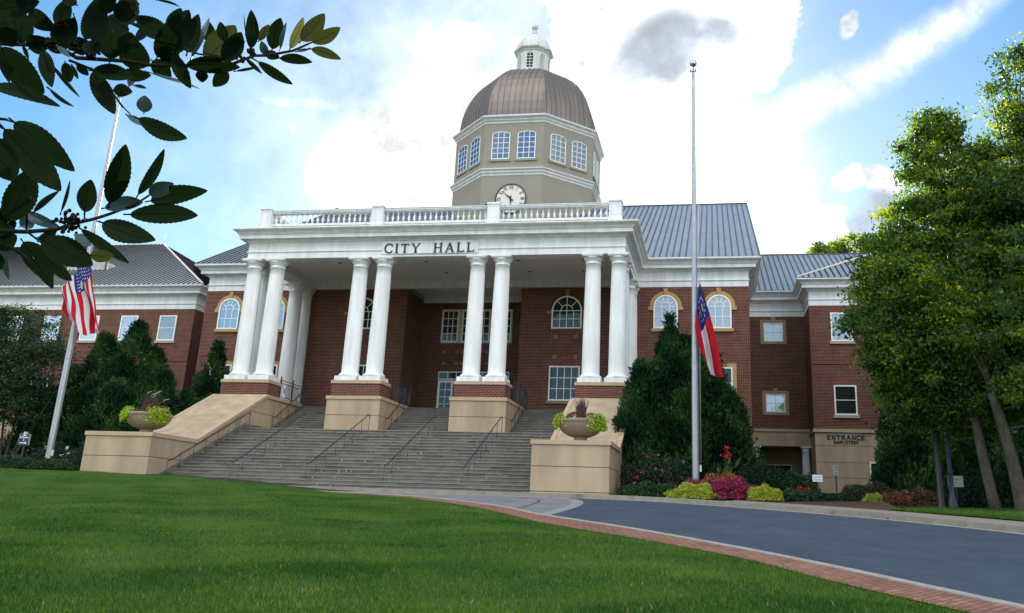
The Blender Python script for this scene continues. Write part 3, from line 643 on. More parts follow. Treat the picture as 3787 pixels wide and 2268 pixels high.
def put_baluster(x, y):
    global b0
    if b0 is None: b0 = baluster_mesh().build('baluster', WHITE, bal); o = b0
    else: o = b0.copy(); COL.objects.link(o)
    o.location = (x, y, 10.68)
for a, b in zip(BX[:-1], BX[1:]):
    for k in range(19): put_baluster(a+.40+(b-a-.8)*(k+.5)/19, 1.02)
for s in (-1, 1):
    for k in range(17): put_baluster(s*11.93, 1.65+.40*k)

# --- clock tower
TX, TY = -.13, 28.1
K8 = math.tan(PI/8)
def octo(a, cx=TX, cy=TY):
    h = K8*a; return [(cx-h, cy-a), (cx+h, cy-a), (cx+a, cy-h), (cx+a, cy+h), (cx+h, cy+a), (cx-h, cy+a), (cx-a, cy+h), (cx-a, cy-h)]
def octprism(mb, a, z0, z1, mi=0):
    p = octo(a); return mb.hexa([(x, y, z0) for x, y in p], [(x, y, z1) for x, y in p], mi)
m = MB(); octprism(m, 6.85, 12, 22.4); octprism(m, 6.83, 22.4, 27.8)
tw = m.build('clock_tower', STUCCO, hall)
m = MB()
m.sweep(octo(6.85), [(0, 22.28), (.04, 22.30), (.06, 22.48), (.16, 22.56), (.16, 22.72), (.26, 22.82), (.30, 22.84), (.30, 22.95), (.0, 23.02)], closed=True)
m.sweep(octo(6.83), [(0, 27.55), (.05, 27.58), (.06, 27.74), (.18, 27.84), (.18, 27.98), (.34, 28.10), (.40, 28.12), (.40, 28.25), (.30, 28.33), (-.4, 28.42)], closed=True)
m.build('tower_cornice', WHITE_SHADE, tw)
DP = [(28.3, 6.58), (29.2, 6.56), (30.1, 6.46), (31.0, 6.27), (31.9, 5.98), (32.8, 5.55), (33.6, 5.04), (34.3, 4.42), (34.9, 3.70), (35.35, 2.98), (35.62, 2.35), (35.78, 1.8)]
m = MB()
for f in range(8):
    pts = []
    for z, a in DP:
        o = octo(a); pts.append(((*o[f], z), (*o[(f+1) % 8], z)))
    vs = [q for pr_ in pts for q in pr_]
    m.add(vs, [(2*i, 2*i+1, 2*i+3, 2*i+2) for i in range(len(DP)-1)], 0)
ribs = MB()
for f in range(8):
    # outward normal of this face
    o = octo(1.0, 0, 0); A = Vector(o[f]); B_ = Vector(o[(f+1) % 8]); nn = (A+B_).normalized(); tt = (B_-A).normalized()
    for l in [(-4.5+j)*.55 for j in range(10)]:
        line = []
        for z, a in DP:
            if abs(l) < K8*a-.03: line.append(Vector((TX+nn.x*a+tt.x*l, TY+nn.y*a+tt.y*l, z)))
        if len(line) > 1:
            for p0, p1 in zip(line[:-1], line[1:]):
                d = (p1-p0).normalized(); n3 = Vector((tt.x, tt.y, 0)).cross(d); n3 = n3 if n3.dot(Vector((nn.x, nn.y, .3))) > 0 else -n3
                sd = Vector((tt.x, tt.y, 0))*.022; up = n3*.055
                ribs.add([p0-sd, p0+sd, p1+sd, p1-sd, p0-sd+up, p0+sd+up, p1+sd+up, p1-sd+up], [(0, 1, 5, 4), (1, 2, 6, 5), (2, 3, 7, 6), (3, 0, 4, 7), (4, 5, 6, 7)], 1)
    ribs.tube([(*octo(a)[f], z) for z, a in DP], .05, 5, mi=0)
for i in range(len(ribs.f)): pass
m.add(ribs.v, ribs.f, 0)
m.build('dome', [COPPER, SEAM], hall)
# tower windows in pairs on every face
def tower_window(f, off, shared={}):
    """built facing -y at origin then turned to its face"""
    if 'o' not in shared:
        w2 = .86; z0, z1, rise = 23.95, 26.42, .28; q = MB(); y = 0
        o = arch_pts(-w2, w2, z0, z1, rise); i_ = arch_pts(-w2+.07, w2-.07, z0, z1, rise-.06)
        ring(q, o, i_, y-.07, y); q.box(-w2, w2, -.068, 0, z0, z0+.07)
        gw = (2*w2-.14)/3
        for k in (1, 2): q.box(-w2+.07+gw*k-.026, -w2+.07+gw*k+.026, -.05, -.02, z0+.07, z1+rise*.85)
        for k in range(1, 5): z = z0+.07+(z1+.12-z0)*k/5; q.box(-w2+.07, w2-.07, -.052, -.02, z-.024, z+.024)
        fr = q.build('tower_window', WHITE2, hall)
        pn = MB().prism_y(arch_pts(-w2+.05, w2-.05, z0+.05, z1, rise-.05), -.03, -.01).build('pane', GLS_BLUE, fr)
        si = MB().box(-w2-.16, w2+.16, -.12, 0, z0-.24, z0-.03).build('sill', STUCCO, fr)
        shared['o'] = fr; fr2 = fr
    else:
        fr2 = shared['o'].copy(); COL.objects.link(fr2)
        for ch in shared['o'].children:
            c2 = ch.copy(); COL.objects.link(c2); c2.parent = fr2
            if ch.name.startswith('pane') and f in (1, 2):
                if 'g' not in shared: g_ = ch.data.copy(); g_.materials.clear(); g_.materials.append(glassmat('grey_tower_glass', (.10, .125, .125), .16)); shared['g'] = g_
                c2.data = shared['g']
    a = 6.83; th = PI/4*f
    n = Vector((math.sin(th), -math.cos(th))); t_ = Vector((math.cos(th), math.sin(th)))
    fr2.location = (TX+n.x*a+t_.x*off, TY+n.y*a+t_.y*off, 0); fr2.rotation_euler = (0, 0, th)
for f in range(-3, 5):
    for off in (-1.22, 1.22): tower_window(f, off)
# clock
cy = TY-6.85; CZ = 19.98; CR = 1.46; CX = TX+.02
def disc_y(mb, cx, cz, r, y0, y1, mi=0, n=48): return mb.prism_y([(cx+r*math.cos(2*PI*k/n), cz+r*math.sin(2*PI*k/n)) for k in range(n)], y0, y1, mi)
cl = disc_y(MB(), CX, CZ, CR, cy-.06, cy).build('clock_face', DIAL, hall)
q = MB(); n = 56
O = [(CX+CR*math.cos(2*PI*k/n), CZ+CR*math.sin(2*PI*k/n)) for k in range(n+1)]; I_ = [(CX+(CR-.085)*math.cos(2*PI*k/n), CZ+(CR-.085)*math.sin(2*PI*k/n)) for k in range(n+1)]
ring(q, O, I_, cy-.11, cy-.05); q.build('clock_rim', BLACK, cl)
O = [(CX+(CR+.07)*math.cos(2*PI*k/n), CZ+(CR+.07)*math.sin(2*PI*k/n)) for k in range(n+1)]; I_ = [(CX+(CR+.002)*math.cos(2*PI*k/n), CZ+(CR+.002)*math.sin(2*PI*k/n)) for k in range(n+1)]
q = MB(); ring(q, O, I_, cy-.05, cy); q.build('clock_moulding', STUCCO, cl)
q = MB()
for k in range(60):
    a = 2*PI*k/60; bar(q, CX+(CR-.17)*math.sin(a), CZ+(CR-.17)*math.cos(a), CX+(CR-.09)*math.sin(a), CZ+(CR-.09)*math.cos(a), .03 if k % 5 else .05, cy-.075, cy-.06)
for h, s_ in enumerate(('XII', 'I', 'II', 'III', 'IV', 'V', 'VI', 'VII', 'VIII', 'IX', 'X', 'XI')):
    a = 2*PI*h/12; items = []; cx = 0
    for ch in s_:
        p, wd = glyph_polys(ch, .06); items.append((cx, p)); cx += wd+.04
    cx -= .04; H = .30; rc = CR-.36; kk = 0
    sc = .30
    for ox, p in items:
        for poly in p:
            kk += 1; pts = []
            for u, v in poly:
                lx = (ox+u-cx/2)*sc; lz = (v-.5)*H; rr = rc+lz
                pts.append((CX+rc*math.sin(a)+lx*math.cos(a)+lz*math.sin(a), CZ+rc*math.cos(a)-lx*math.sin(a)+lz*math.cos(a)))
            q.prism_y(pts, cy-.078-.0007*(kk % 7), cy-.06)
q.build('numeral', BLACK, cl)
def hand(name, ang, ln, w0, tail):
    q = MB(); a = R(ang); d = (math.sin(a), math.cos(a)); nx = (math.cos(a), -math.sin(a))
    P = lambda t, s: (CX+d[0]*t+nx[0]*s, CZ+d[1]*t+nx[1]*s)
    pts = [P(-tail, -w0*.5), P(0, -w0*.7), P(ln*.3, -w0), P(ln*.55, -w0*.4), P(ln*.75, -w0*.3), P(ln*.83, -w0*.9), P(ln, 0), P(ln*.83, w0*.9), P(ln*.75, w0*.3), P(ln*.55, w0*.4), P(ln*.3, w0), P(0, w0*.7), P(-tail, w0*.5)]
    q.prism_y(pts, cy-(.14 if 'minute' in name else .12), cy-(.125 if 'minute' in name else .10)); disc_y(q, CX-d[0]*tail, CZ-d[1]*tail, w0*1.1, cy-(.139 if 'minute' in name else .119), cy-.10, n=12)
    q.build(name, BLACK, cl)
hand('minute_hand', 312, 1.17, .065, .24); hand('hour_hand', 178, .85, .07, .2)
disc_y(MB(), CX, CZ, .09, cy-.15, cy-.06, n=16).build('hub', BLACK, cl)
# lantern
LX = -.24
def octl(a): return octo(a, LX, TY)
m = MB(); P_ = lambda a, z: [(x, y, z) for x, y in octl(a)]
m.hexa(P_(1.98, 35.62), P_(1.98, 35.85)); m.hexa(P_(1.84, 35.85), P_(1.84, 36.13)); m.hexa(P_(1.62, 36.13), P_(1.62, 38.6))
m.sweep(octl(1.62), [(0, 38.30), (.08, 38.35), (.1, 38.45), (.26, 38.56), (.34, 38.64), (.34, 38.78), (.2, 38.86), (-.3, 38.9)], closed=True)
lan = m.build('lantern', WHITE_SHADE, hall)
m = MB(); BP = [(38.84, 1.80), (39.2, 1.76), (39.6, 1.62), (40.05, 1.34), (40.42, 1.0), (40.72, .66), (40.88, .42), (40.93, .34)]
for (z0, a0), (z1, a1) in zip(BP[:-1], BP[1:]): m.hexa(P_(a0, z0), P_(a1, z1))
m.lathe([(.34, 40.9), (.30, 41.15), (.24, 41.42), (.27, 41.48), (.20, 41.55)], (LX, TY, 0), 20)
m.lathe([(.36*math.sin(PI*k/14)+.001, 41.90-.36*math.cos(PI*k/14)) for k in range(15)], (LX, TY, 0), 24)
m.tube([(LX, TY, 42.25), (LX, TY, 42.8)], .012, 5)
m.build('lantern_roof', WHITE_SHADE, hall)
for f in range(8):
    th = PI/4*f; n = Vector((math.sin(th), -math.cos(th)))
    q = MB(); w2 = .40; z0, zs = 36.28, 37.78
    ring(q, arch_pts(-w2, w2, z0, zs), arch_pts(-w2+.06, w2-.06, z0, zs, w2-.06), -.05, 0); q.box(-w2, w2, -.048, 0, z0, z0+.06)
    if f % 2 == 0:
        q.box(-.022, .022, -.04, -.015, z0+.06, zs+w2-.06)
        for k in range(1, 6): q.box(-w2+.06, w2-.06, -.042, -.015, z0+.34*k-.02, z0+.34*k+.02)
    else:
        for k in range(20):
            z = z0+.09+.094*k; hw = (w2-.07) if z < zs else math.sqrt(max(0, (w2-.07)**2-(z-zs)**2))
            if hw > .05: q.box(-hw, hw, -.045, -.012, z-.028, z+.02)
    o = q.build('lantern_window' if f % 2 == 0 else 'louvre', WHITE, hall)
    MB().prism_y(arch_pts(-w2+.05, w2-.05, z0+.05, zs, w2-.05), -.02, -.006).build('pane' if f % 2 == 0 else 'dark_backing', GLS_DK if f % 2 == 0 else JOINT, o)
    o.location = (LX+n.x*1.62, TY+n.y*1.62, 0); o.rotation_euler = (0, 0, th)

# ================================================================== STEPS
stp = thing('entrance_steps', 'broad flight of weathered grey stone steps climbing to the portico', 'steps')
m = MB()
NR, RIS, RUN, Y0, Z0 = 18, 3.5/18, .45, -10.30, -6.80
for k in range(NR):
    m.box(-9.58, 9.62, Y0+RUN*k, -.5 if k == NR-1 else Y0+RUN*(k+1)+.4, Z0+RIS*k-.3 if k else Z0-.4, Z0+RIS*(k+1)-.035, 0)
    m.box(-9.58, 9.62, Y0+RUN*k-.03, -.5 if k == NR-1 else Y0+RUN*(k+1)+.3, Z0+RIS*(k+1)-.035, Z0+RIS*(k+1), 1)
MB().box(-9.58, 9.62, -.5, 1.2, -4.0, -3.301).build('landing', [STEP], stp)
for x0, x1 in ((-9.6, -5.72), (-2.19, 2.19), (5.72, 9.6)):
    mu_ = MB()
    for k in range(12):
        y = .62+.36*k; z = -3.3+2.2/12*k
        mu_.box(x0, x1, y, 5.2 if k == 11 else y+.36+.3, z-.2, z+2.2/12-.03, 0); mu_.box(x0, x1, y-.025, 5.2 if k == 11 else y+.36+.2, z+2.2/12-.03, z+2.2/12, 1)
    mu_.build('upper_flight', [STEP, NOSE], stp)
MB().box(-12.98, 12.98, 5.2, 12.28, -1.4, -1.103).build('porch_floor', [mat('porch_paving', (.16, .14, .13), .8, .2, noise=(4, .6, (.12, .11, .10)))], stp)
# white mineral stains on the treads belong to the flight's own surface
for k in range(95):
    i = random.randrange(NR); x = random.choice((random.uniform(-9, 9.2), random.gauss(4, 2.5), random.gauss(-.5, 1.5))); x = max(-9, min(9, x)); ln = random.choice((.06, .1, .3, .5, .9)); y = Y0+RUN*i-.034; z = Z0+RIS*(i+1)
    if ln < .15: m.box(x, x+.04+.03*random.random(), y+.001, y+.02, z-RIS*random.uniform(.4, .95), z-.04, 2)
    else: m.box(x, x+ln, y, y+.02, z-.022, z-.008, 2)
m.build('lower_flight', [STEP, NOSE, mat('mineral_white', (.34, .34, .33), .9, noise=(20, .9, (.14, .13, .12)))], stp)

# tan blocks in the middle of the flight
def block(x0, x1, y0, y1, zb, zt, grooves, mb, cap=.2, over=.06):
    zz = [zb]+list(grooves)+[zt-cap]
    for a, b in zip(zz[:-1], zz[1:]): mb.box(x0, x1, y0, y1, a+(.015 if a != zb else 0), b-(.015 if b != zt-cap else 0), 0)
    mb.box(x0+.03, x1-.03, y0+.03, y1-.03, zb, zt-cap, 2)
    mb.box(x0-over, x1+over, y0-over, y1+over, zt-cap, zt, 1)
for i, p_ in enumerate(PX[1:3]):
    m = MB(); block(p_-1.74, p_+1.74, -.11, 4.75, -3.29, -1.0, (-2.17,), m)
    tag(m.build('stair_block', [TAN, TANCAP, JOINT]), 'tan stone block parting the upper steps under the %s inner pair of columns' % ('left' if i == 0 else 'right'), 'stone block', 'stone blocks between the upper flights')
# flanking walls with planter blocks
for s in (-1, 1):
    fl = thing('flank_wall', 'sloping tan stone wall and planter block at the %s side of the steps' % ('left' if s < 0 else 'right'), 'wall', group='stone walls flanking the steps')
    a, b = sorted((s*9.65, s*13.28))
    m = MB(); block(a, b, -10.9, -6.86, -6.95, -4.38, (-6.69, -5.57), m)
    for x in ((a+.02, b-.02)): pass
    m.build('planter_block', [TAN, TANCAP, JOINT], fl)
    # sloping body with joints
    m = MB()
    def slope(y): return -4.30+(y+6.84)*(3.30/6.64)
    body = [(-6.84, -6.9), (-6.84, slope(-6.84)-.22), (-.2, -1.22), (4.78, -1.22), (4.78, -6.9)]
    m.prism_x(body, a+.04, b-.04, 0)
    slab = [(-6.95, slope(-6.95)-.2), (-6.95, slope(-6.95)), (-.2, -1.0), (-.2, -1.2)]
    m.prism_x(slab, a+.22, b-.22, 0)
    for q0, q1 in ((a-.05, a+.20), (b-.20, b+.05)): m.prism_x([(y, z+.012) for y, z in slab], q0, q1, 1)
    m.box(a-.05, b+.05, -.198, 4.84, -1.2, -.99, 1)
    xi = a+.04 if s > 0 else b-.04
    for z in (-5.57, -4.4, -2.2): 
        yy = -6.8 if z < -4.5 else (z+4.52)/(3.3/6.64)-6.84+.3
        m.box(xi-.004, xi+.004, yy, 4.7, z-.014, z+.014, 2)
    for y in (-3.2, 1.0): m.box(xi-.004, xi+.004, y, y+.02, -6.5, -1.3 if y > -.2 else slope(y)-.25, 2)
    m.build('sloping_wall', [TAN, TANCAP, JOINT], fl)
    # dark stone skirting along the steps
    q = MB(); x = s*9.6
    q.prism_x([(-10.3, -6.8), (-10.3, -6.5), (-2.5, -3.02), (.5, -3.02), (4.7, -.95), (4.7, -1.3), (.7, -3.4), (-2.4, -3.5)], min(x, x-s*.07), max(x, x-s*.07)); q.build('skirting', STEP, fl)

# ================================================================== HANDRAILS
def handrail(x, y0, z0, y1, z1, n, label, group):
    r = thing('handrail', label, 'handrail', (x, y0, z0), group)
    H = .90; dy = y1-y0; dz = z1-z0
    q = MB(); pts = [(0, -.02, H-.02), (0, .18, H), (0, .32, H+.05)]+[(0, .45+(dy-.75)*t, H+.10+(dz-.1)*t) for t in (0, .25, .5, .75, 1)]+[(0, dy-.12, H+dz+.06), (0, dy, H+dz+.02), (0, dy+.04, H+dz-.06)]
    q.tube(pts, .028, 7); q.build('rail', IRON, r)
    for k in range(n):
        t = k/(n-1); MB().tube([(0, dy*t, dz*t-.05), (0, dy*t, dz*t+H+(.0 if k in (0, n-1) else .08))], .019, 6).build('post', IRONG, r)
lab = ['leftmost long handrail on the lower steps, beside the left stone wall', 'second long handrail from the left on the lower steps', 'middle long handrail on the lower steps, ending below the left stone block', 'fourth long handrail on the lower steps, rising to the middle flight', 'rightmost visible long handrail on the lower steps, ending below the right stone block']
for x, l_ in zip((-9.38, -5.88, -1.87, 2.13, 6.07), lab): handrail(x, -9.68, -6.54, -2.35, -3.36, 8, l_, 'handrails on the lower steps')
ul = ['short handrail on the left upper flight, by the left stone wall', 'short handrail curling out at the left side of the left stone block', 'short handrail on the middle upper flight, right of the left stone block', 'short handrail curling out at the left side of the right stone block', 'short handrail on the right upper flight, right of the right stone block', 'short handrail beside the right sloping wall']
for x, l_ in zip((-9.42, -5.95, -1.98, 1.98, 5.95, 9.42), ul): handrail(x, .45, -3.2, 4.3, -1.15, 5, l_, 'handrails on the upper steps')
# iron guard railings behind the pedestals
for x, w_ in ((-9.85, 'left outer'), (-2.2, 'left inner'), (5.70, 'right inner')):
    r = thing('guard_railing', 'black ornamental iron railing on the stone ledge behind the %s column pair' % w_, 'railing', (x, 1.72, -.98), 'iron railings behind the columns')
    L_ = 3.35
    q = MB()
    for z in (.12, 1.02, 1.20): q.box(-.02, .02, 0, L_, z-.02, z+.02)
    for k in range(22):
        y = .1+(L_-.2)*k/21
        if k % 7 in (2, 3, 4): continue
        q.box(-.01, .01, y-.01, y+.01, .12, 1.02)
    for c_ in (.58, 1.6, 2.62):
        for a in (-1, 1): q.tube([(0, c_-.36*a, .14), (0, c_+.36*a, 1.0)], .012, 4)
        for a0, b0_ in (((c_, .42), (c_+.15, .57)), ((c_+.15, .57), (c_, .72)), ((c_, .72), (c_-.15, .57)), ((c_-.15, .57), (c_, .42))): q.tube([(0, *a0), (0, *b0_)], .014, 4)
    q.build('railing_panel', IRONG, r)
    for y in (0, 1.68, L_): 
        p = MB().box(-.035, .035, y-.035, y+.035, -.02, 1.32); p.lathe([(.001, 1.32), (.045, 1.36), (.05, 1.39), (.03, 1.43), (.001, 1.46)], (0, y, 0), 8); p.build('post', IRON, r)
    q = MB()
    for y in (L_+.12, L_+.55): q.tube([(0, y, -.2), (0, y, 1.18)], .02, 5)
    for z in (.2, .8, 1.16): q.tube([(0, L_+.12, z), (0, L_+.55, z)], .018, 5)
    q.build('end_panel', IRON, r)

# ================================================================== GROUND
def H(x, y):
    x = np.asarray(x, float); y = np.asarray(y, float)
    z = np.where(y < -11.3, -6.97-.062*(-11.3-np.maximum(y, -75)), -6.97)
    up = np.clip((y+11.3)/.6, 0, 1); z = z+.13*up
    z = z+np.where(y > -10.7, .045*np.clip(y+10.7, 0, 26), 0)
    lb = np.clip((4-x)/15, 0, 1); lb = lb*lb*(3-2*lb); bump = np.exp(-((y+14.0)/4.5)**2)
    z = z+.52*lb*np.where(y < -14.0, bump, 1.0)
    return z
RoadN = lambda x, y: -6.97-.062*(-11.3-y)
def grid(name, xs, ys, fn, mats, **k):
    X, Y = np.meshgrid(xs, ys); Z = fn(X, Y); nx, ny = len(xs), len(ys)
    V = np.stack([X.ravel(), Y.ravel(), Z.ravel()], 1)
    i = np.arange(ny-1)[:, None]*nx+np.arange(nx-1)[None]; i = i.ravel()
    return npmesh(name, V, np.stack([i, i+1, i+nx+1, i+nx], 1), mats, smooth=True, **k)
xs = np.unique(np.concatenate([np.linspace(-900, -60, 12), np.linspace(-60, 60, 121), np.linspace(60, 900, 12)]))
ys = np.unique(np.concatenate([np.linspace(-900, -76, 8), np.linspace(-76, -20, 30), np.linspace(-20, 20, 60), np.linspace(20, 60, 10), np.linspace(60, 1500, 12), [-11.3, -10.7]]))
o = grid('ground', xs, ys, lambda X, Y: H(X, Y)-.06, [SOIL], kind='structure')
# edge between lawn and brick path; kerb strip; far kerb
LE = [(-30, -11.9), (-12, -12.0), (-6, -12.6), (-1, -13.2), (3.7, -15.4), (6.6, -17.6), (8.9, -20.2), (11.2, -23.6), (13.58, -28.0), (16.33, -31.8), (18.35, -34.9), (19.6, -37.7), (20.67, -39.8), (22.6, -43.5), (25, -50), (27, -60)]
NK = [(-30, -11.2), (-12, -11.3), (-6, -11.6), (-1, -12.1), (4.4, -14.2), (7.2, -16.4), (9.5, -18.9), (11.4, -21.7), (12.9, -24.5), (15.92, -28.8), (18.39, -32.9), (19.86, -35.7), (20.9, -37.9), (21.7, -39.6), (23.9, -43.8), (26.4, -51), (28.4, -60)]
FK = [(-30, -11.02), (-9.6, -11.02), (9.65, -11.05), (12.0, -11.15), (14.0, -11.6), (16.3, -12.9), (18.2, -14.6), (20.0, -16.4), (22.2, -19.0), (24.2, -22.0), (25.8, -25.2), (27.2, -29), (28.6, -33), (31, -41), (34, -52), (36, -60)]
def dense(P, n=10):
    P = [Vector(p) for p in P]; out = []
    for i in range(len(P)-1):
        p0 = P[max(i-1, 0)]; p1 = P[i]; p2 = P[i+1]; p3 = P[min(i+2, len(P)-1)]
        for k in range(n):
            t = k/n; out.append(.5*((2*p1)+(-p0+p2)*t+(2*p0-5*p1+4*p2-p3)*t*t+(-p0+3*p1-3*p2+p3)*t**3))
    out.append(P[-1]); return out
def offset(P, d):
    out = []
    for i, p in enumerate(P):
        t = (P[min(i+1, len(P)-1)]-P[max(i-1, 0)]).normalized(); out.append(p+Vector((t.y, -t.x))*d)   # + is to the right
    return out
LEd, NKd, FKd = dense(LE), dense(NK), dense(FK)
def ribbon(name, A, B, dz0, dz1, mats, n=None, **k):
    """sheet between two curves resampled to the same count"""
    n = n or max(len(A), len(B))
    def rs(P):
        d = [0]
        for a, b in zip(P[:-1], P[1:]): d.append(d[-1]+(b-a).length)
        return [(float(np.interp(t, d, [p.x for p in P])), float(np.interp(t, d, [p.y for p in P]))) for t in np.linspace(0, d[-1], n)]
    a, b = rs(A), rs(B); m = MB()
    va = [(x, y, RoadN(x, y)+dz0) for x, y in a]; vb = [(x, y, RoadN(x, y)+dz1) for x, y in b]
    m.add(va+vb, [(i, i+1, n+i+1, n+i) for i in range(n-1)], 0)
    return m.build(name, mats, **k)
def sweep_curb(name, P, prof, mats, label=None, **k):
    m = MB(); n = len(P); kk = len(prof); vs = []
    for i, p in enumerate(P):
        t = (P[min(i+1, n-1)]-P[max(i-1, 0)]).normalized(); nr_ = Vector((t.y, -t.x))
        for o, z in prof: q = p+nr_*o; vs.append((q.x, q.y, RoadN(q.x, min(q.y, -11.0))+z))
    fs = [(i*kk+a, (i+1)*kk+a, (i+1)*kk+a+1, i*kk+a+1) for i in range(n-1) for a in range(kk-1)]
    m.add(vs, fs, 0); return m.build(name, mats, **k)
# road surfaces
ribbon('road', NKd, FKd, .004, .004, [ASPH], n=160, kind='structure')
# paver forecourt in front of the steps up to the pale band
band_c = dense([(10.6, -11.0), (11.8, -12.5), (12.6, -15.5), (12.9, -19), (12.95, -22), (12.9, -25.2)], 8)
pv = [p for p in NKd if p.x < 12.95 and p.y > -24.6]; fk = [p for p in FKd if p.x < 10.3]
poly = pv+band_c[::-1]+fk[::-1]
MB().add([(p.x, p.y, RoadN(p.x, p.y)+.008) for p in poly], [tuple(range(len(poly)))]).build('forecourt_paving', [PAVER], kind='structure')
bl_, br_ = offset(band_c, -.22), offset(band_c, .22)
ribbon('paving_border', bl_, br_, .012, .012, [mat('border_concrete', (.25, .245, .235), .85, .2, noise=(4, .7, (.17, .165, .16)))], kind='structure')
bl2, br2 = offset(band_c, 1.5), offset(band_c, 1.62)
m = MB()   # thin meandering cracks in the asphalt
for (x, y, a, ln) in ((16.5, -20.5, -.9, 3.2), (19.5, -24.5, -.5, 2.6), (22.0, -30.5, -1.1, 3.4), (23.8, -36, -1.2, 2.8), (15.6, -25.2, -.2, 1.8), (24.9, -34.2, .2, 1.6)):
    p = Vector((x, y)); w_ = .010
    for k in range(int(ln/.16)):
        a += random.uniform(-.35, .35); q_ = p+Vector((math.cos(a), math.sin(a)))*.16; n_ = Vector((-math.sin(a), math.cos(a)))*w_*random.uniform(.4, 1)
        m.add([(p.x-n_.x, p.y-n_.y, RoadN(0, p.y-n_.y)+.007), (p.x+n_.x, p.y+n_.y, RoadN(0, p.y+n_.y)+.007), (q_.x+n_.x, q_.y+n_.y, RoadN(0, q_.y+n_.y)+.007), (q_.x-n_.x, q_.y-n_.y, RoadN(0, q_.y-n_.y)+.007)], [(0, 1, 2, 3)]); p = q_
m.build('road_crack', [mat('crack', (.03, .035, .045), .9)], kind='structure')
ribbon('paving_joint', bl2, br2, .0125, .0125, [mat('paver_joint', (.06, .06, .06))], kind='structure')
# near flush kerb and brick path
sweep_curb('near_kerb', NKd, [(.17, 0), (.17, .05), (.0, .055), (-.0, 0)], [CONCW], kind='structure')
ribbon('brick_path', LEd, offset(NKd, .17), .035, .035, [PATHBR], n=170, kind='structure')
# far kerb
sweep_curb('far_kerb', FKd, [(.03, -.01), (-.02, .17), (-.07, .19), (-.30, .19), (-.30, .0)], [CONC], kind='structure')
sweep_curb('gutter', FKd, [(.26, .010), (.0, .013)], [CONCW], kind='structure')
m = MB(); fkk = FKd
d = 0
for i in range(1, len(fkk)):
    d += (fkk[i]-fkk[i-1]).length
    if d > 3.0:
        d = 0; p = fkk[i]; t = (fkk[i]-fkk[i-1]).normalized(); nn = Vector((t.y, -t.x)); a = p+nn*.03; b = p-nn*.31
        z = RoadN(p.x, min(p.y, -11)); s_ = t*.012
        m.add([(a.x-s_.x, a.y-s_.y, z+.01), (a.x+s_.x, a.y+s_.y, z+.01), (b.x+s_.x, b.y+s_.y, z+.193), (b.x-s_.x, b.y-s_.y, z+.193), (p.x-nn.x*.05-s_.x, p.y-nn.y*.05-s_.y, z+.193), (p.x-nn.x*.05+s_.x, p.y-nn.y*.05+s_.y, z+.193)], [(0, 1, 5, 4), (4, 5, 2, 3)])
m.build('kerb_joint', [JOINT], kind='structure')
# red paint marks on the kerb
RED = mat('red_kerb_paint', (.22, .03, .035), .8)
for k_, (u, w_) in enumerate(((79, .09), (86, .08))):
    p = FKd[u]; t = (FKd[u+1]-FKd[u]).normalized(); nn = Vector((t.y, -t.x)); z = RoadN(p.x, p.y); a = p+nn*.036; b = p-nn*.055; c_ = p-nn*.16
    m = MB().add([(a.x-t.x*w_, a.y-t.y*w_, z+.02), (a.x+t.x*w_, a.y+t.y*w_, z+.02), (b.x+t.x*w_*.5, b.y+t.y*w_*.5, z+.193), (b.x-t.x*w_*.4, b.y-t.y*w_*.4, z+.193), (c_.x+t.x*w_*.4, c_.y+t.y*w_*.4, z+.195), (c_.x-t.x*w_*.2, c_.y-t.y*w_*.2, z+.195)], [(0, 1, 2, 3), (3, 2, 4, 5)])
    m.build('kerb_paint_mark', [RED], kind='structure')
# sidewalk behind the far kerb (right side) and mulch beds
SWi = [p for p in offset(FKd, -.30)]
i0 = next(i for i, p in enumerate(FKd) if p.x > 17.5)
def Hs(x, y): return float(H(x, y))
a = offset(FKd, -.31)[i0:]; b = offset(FKd, -1.9)[i0:]
m = MB(); n = len(a)
m.add([(p.x, p.y, RoadN(p.x, p.y)+.152) for p in a]+[(p.x, p.y, RoadN(p.x, min(p.y, -11.2))+.175) for p in b], [(i, i+1, n+i+1, n+i) for i in range(n-1)]).build('sidewalk', [mat('sidewalk_concrete', (.24, .205, .17), .85, .2, noise=(3, .7, (.18, .15, .13)), bump=(60, .3))], kind='structure')
xs = np.linspace(-45, 60, 140); ys = np.linspace(-13.5, 20, 60)
def bed(X, Y):
    z = H(X, np.maximum(Y, -11.0))
    d = np.interp(X, [p.x for p in FKd], [p.y for p in FKd])
    z = np.where(X > 9, np.maximum(z, 0)*0+np.where(Y < -11.3, RoadN(X, Y)+.14, H(X, Y)+.0), H(X, Y))
    return z-np.where(Y < d+.25, .3, 0)
# mulch right
def poly_sheet(name, outer, dz, mats, fn):
    m = MB().add([(x, y, fn(x, y)+dz) for x, y in outer], [tuple(range(len(outer)))]); return m.build(name, mats, kind='structure')
K = offset(FKd, -.31); i1 = next(i for i, p in enumerate(K) if p.x > 13.4)
Km = K[i1:i0+1]+[p for p in offset(FKd, -1.92)[i0:] if p.x < 24.6]
m = MB(); nK = len(Km)
rows = [0, .5, 1.0, 2, 4, 7, 11, 15, 20, 24]
vs = []
for r_ in rows:
    for p in Km:
        y = p.y+r_; z0 = RoadN(p.x, p.y)+.15; z1 = Hs(p.x, max(y, -10.6)); t = min(1, r_/4); vs.append((p.x, y, z0*(1-t)+max(z1, z0)*t+.02))
m.add(vs, [(a*nK+i, a*nK+i+1, (a+1)*nK+i+1, (a+1)*nK+i) for a in range(len(rows)-1) for i in range(nK-1)], 0, True).build('mulch_bed', [MULCH], kind='structure')
Kr = [p for p in offset(FKd, -1.92) if p.x > 23.9]
m = MB(); nK = len(Kr); rows = [0, .7, 1.6, 3, 5, 7.5, 12, 20]; vs = []
GR = []
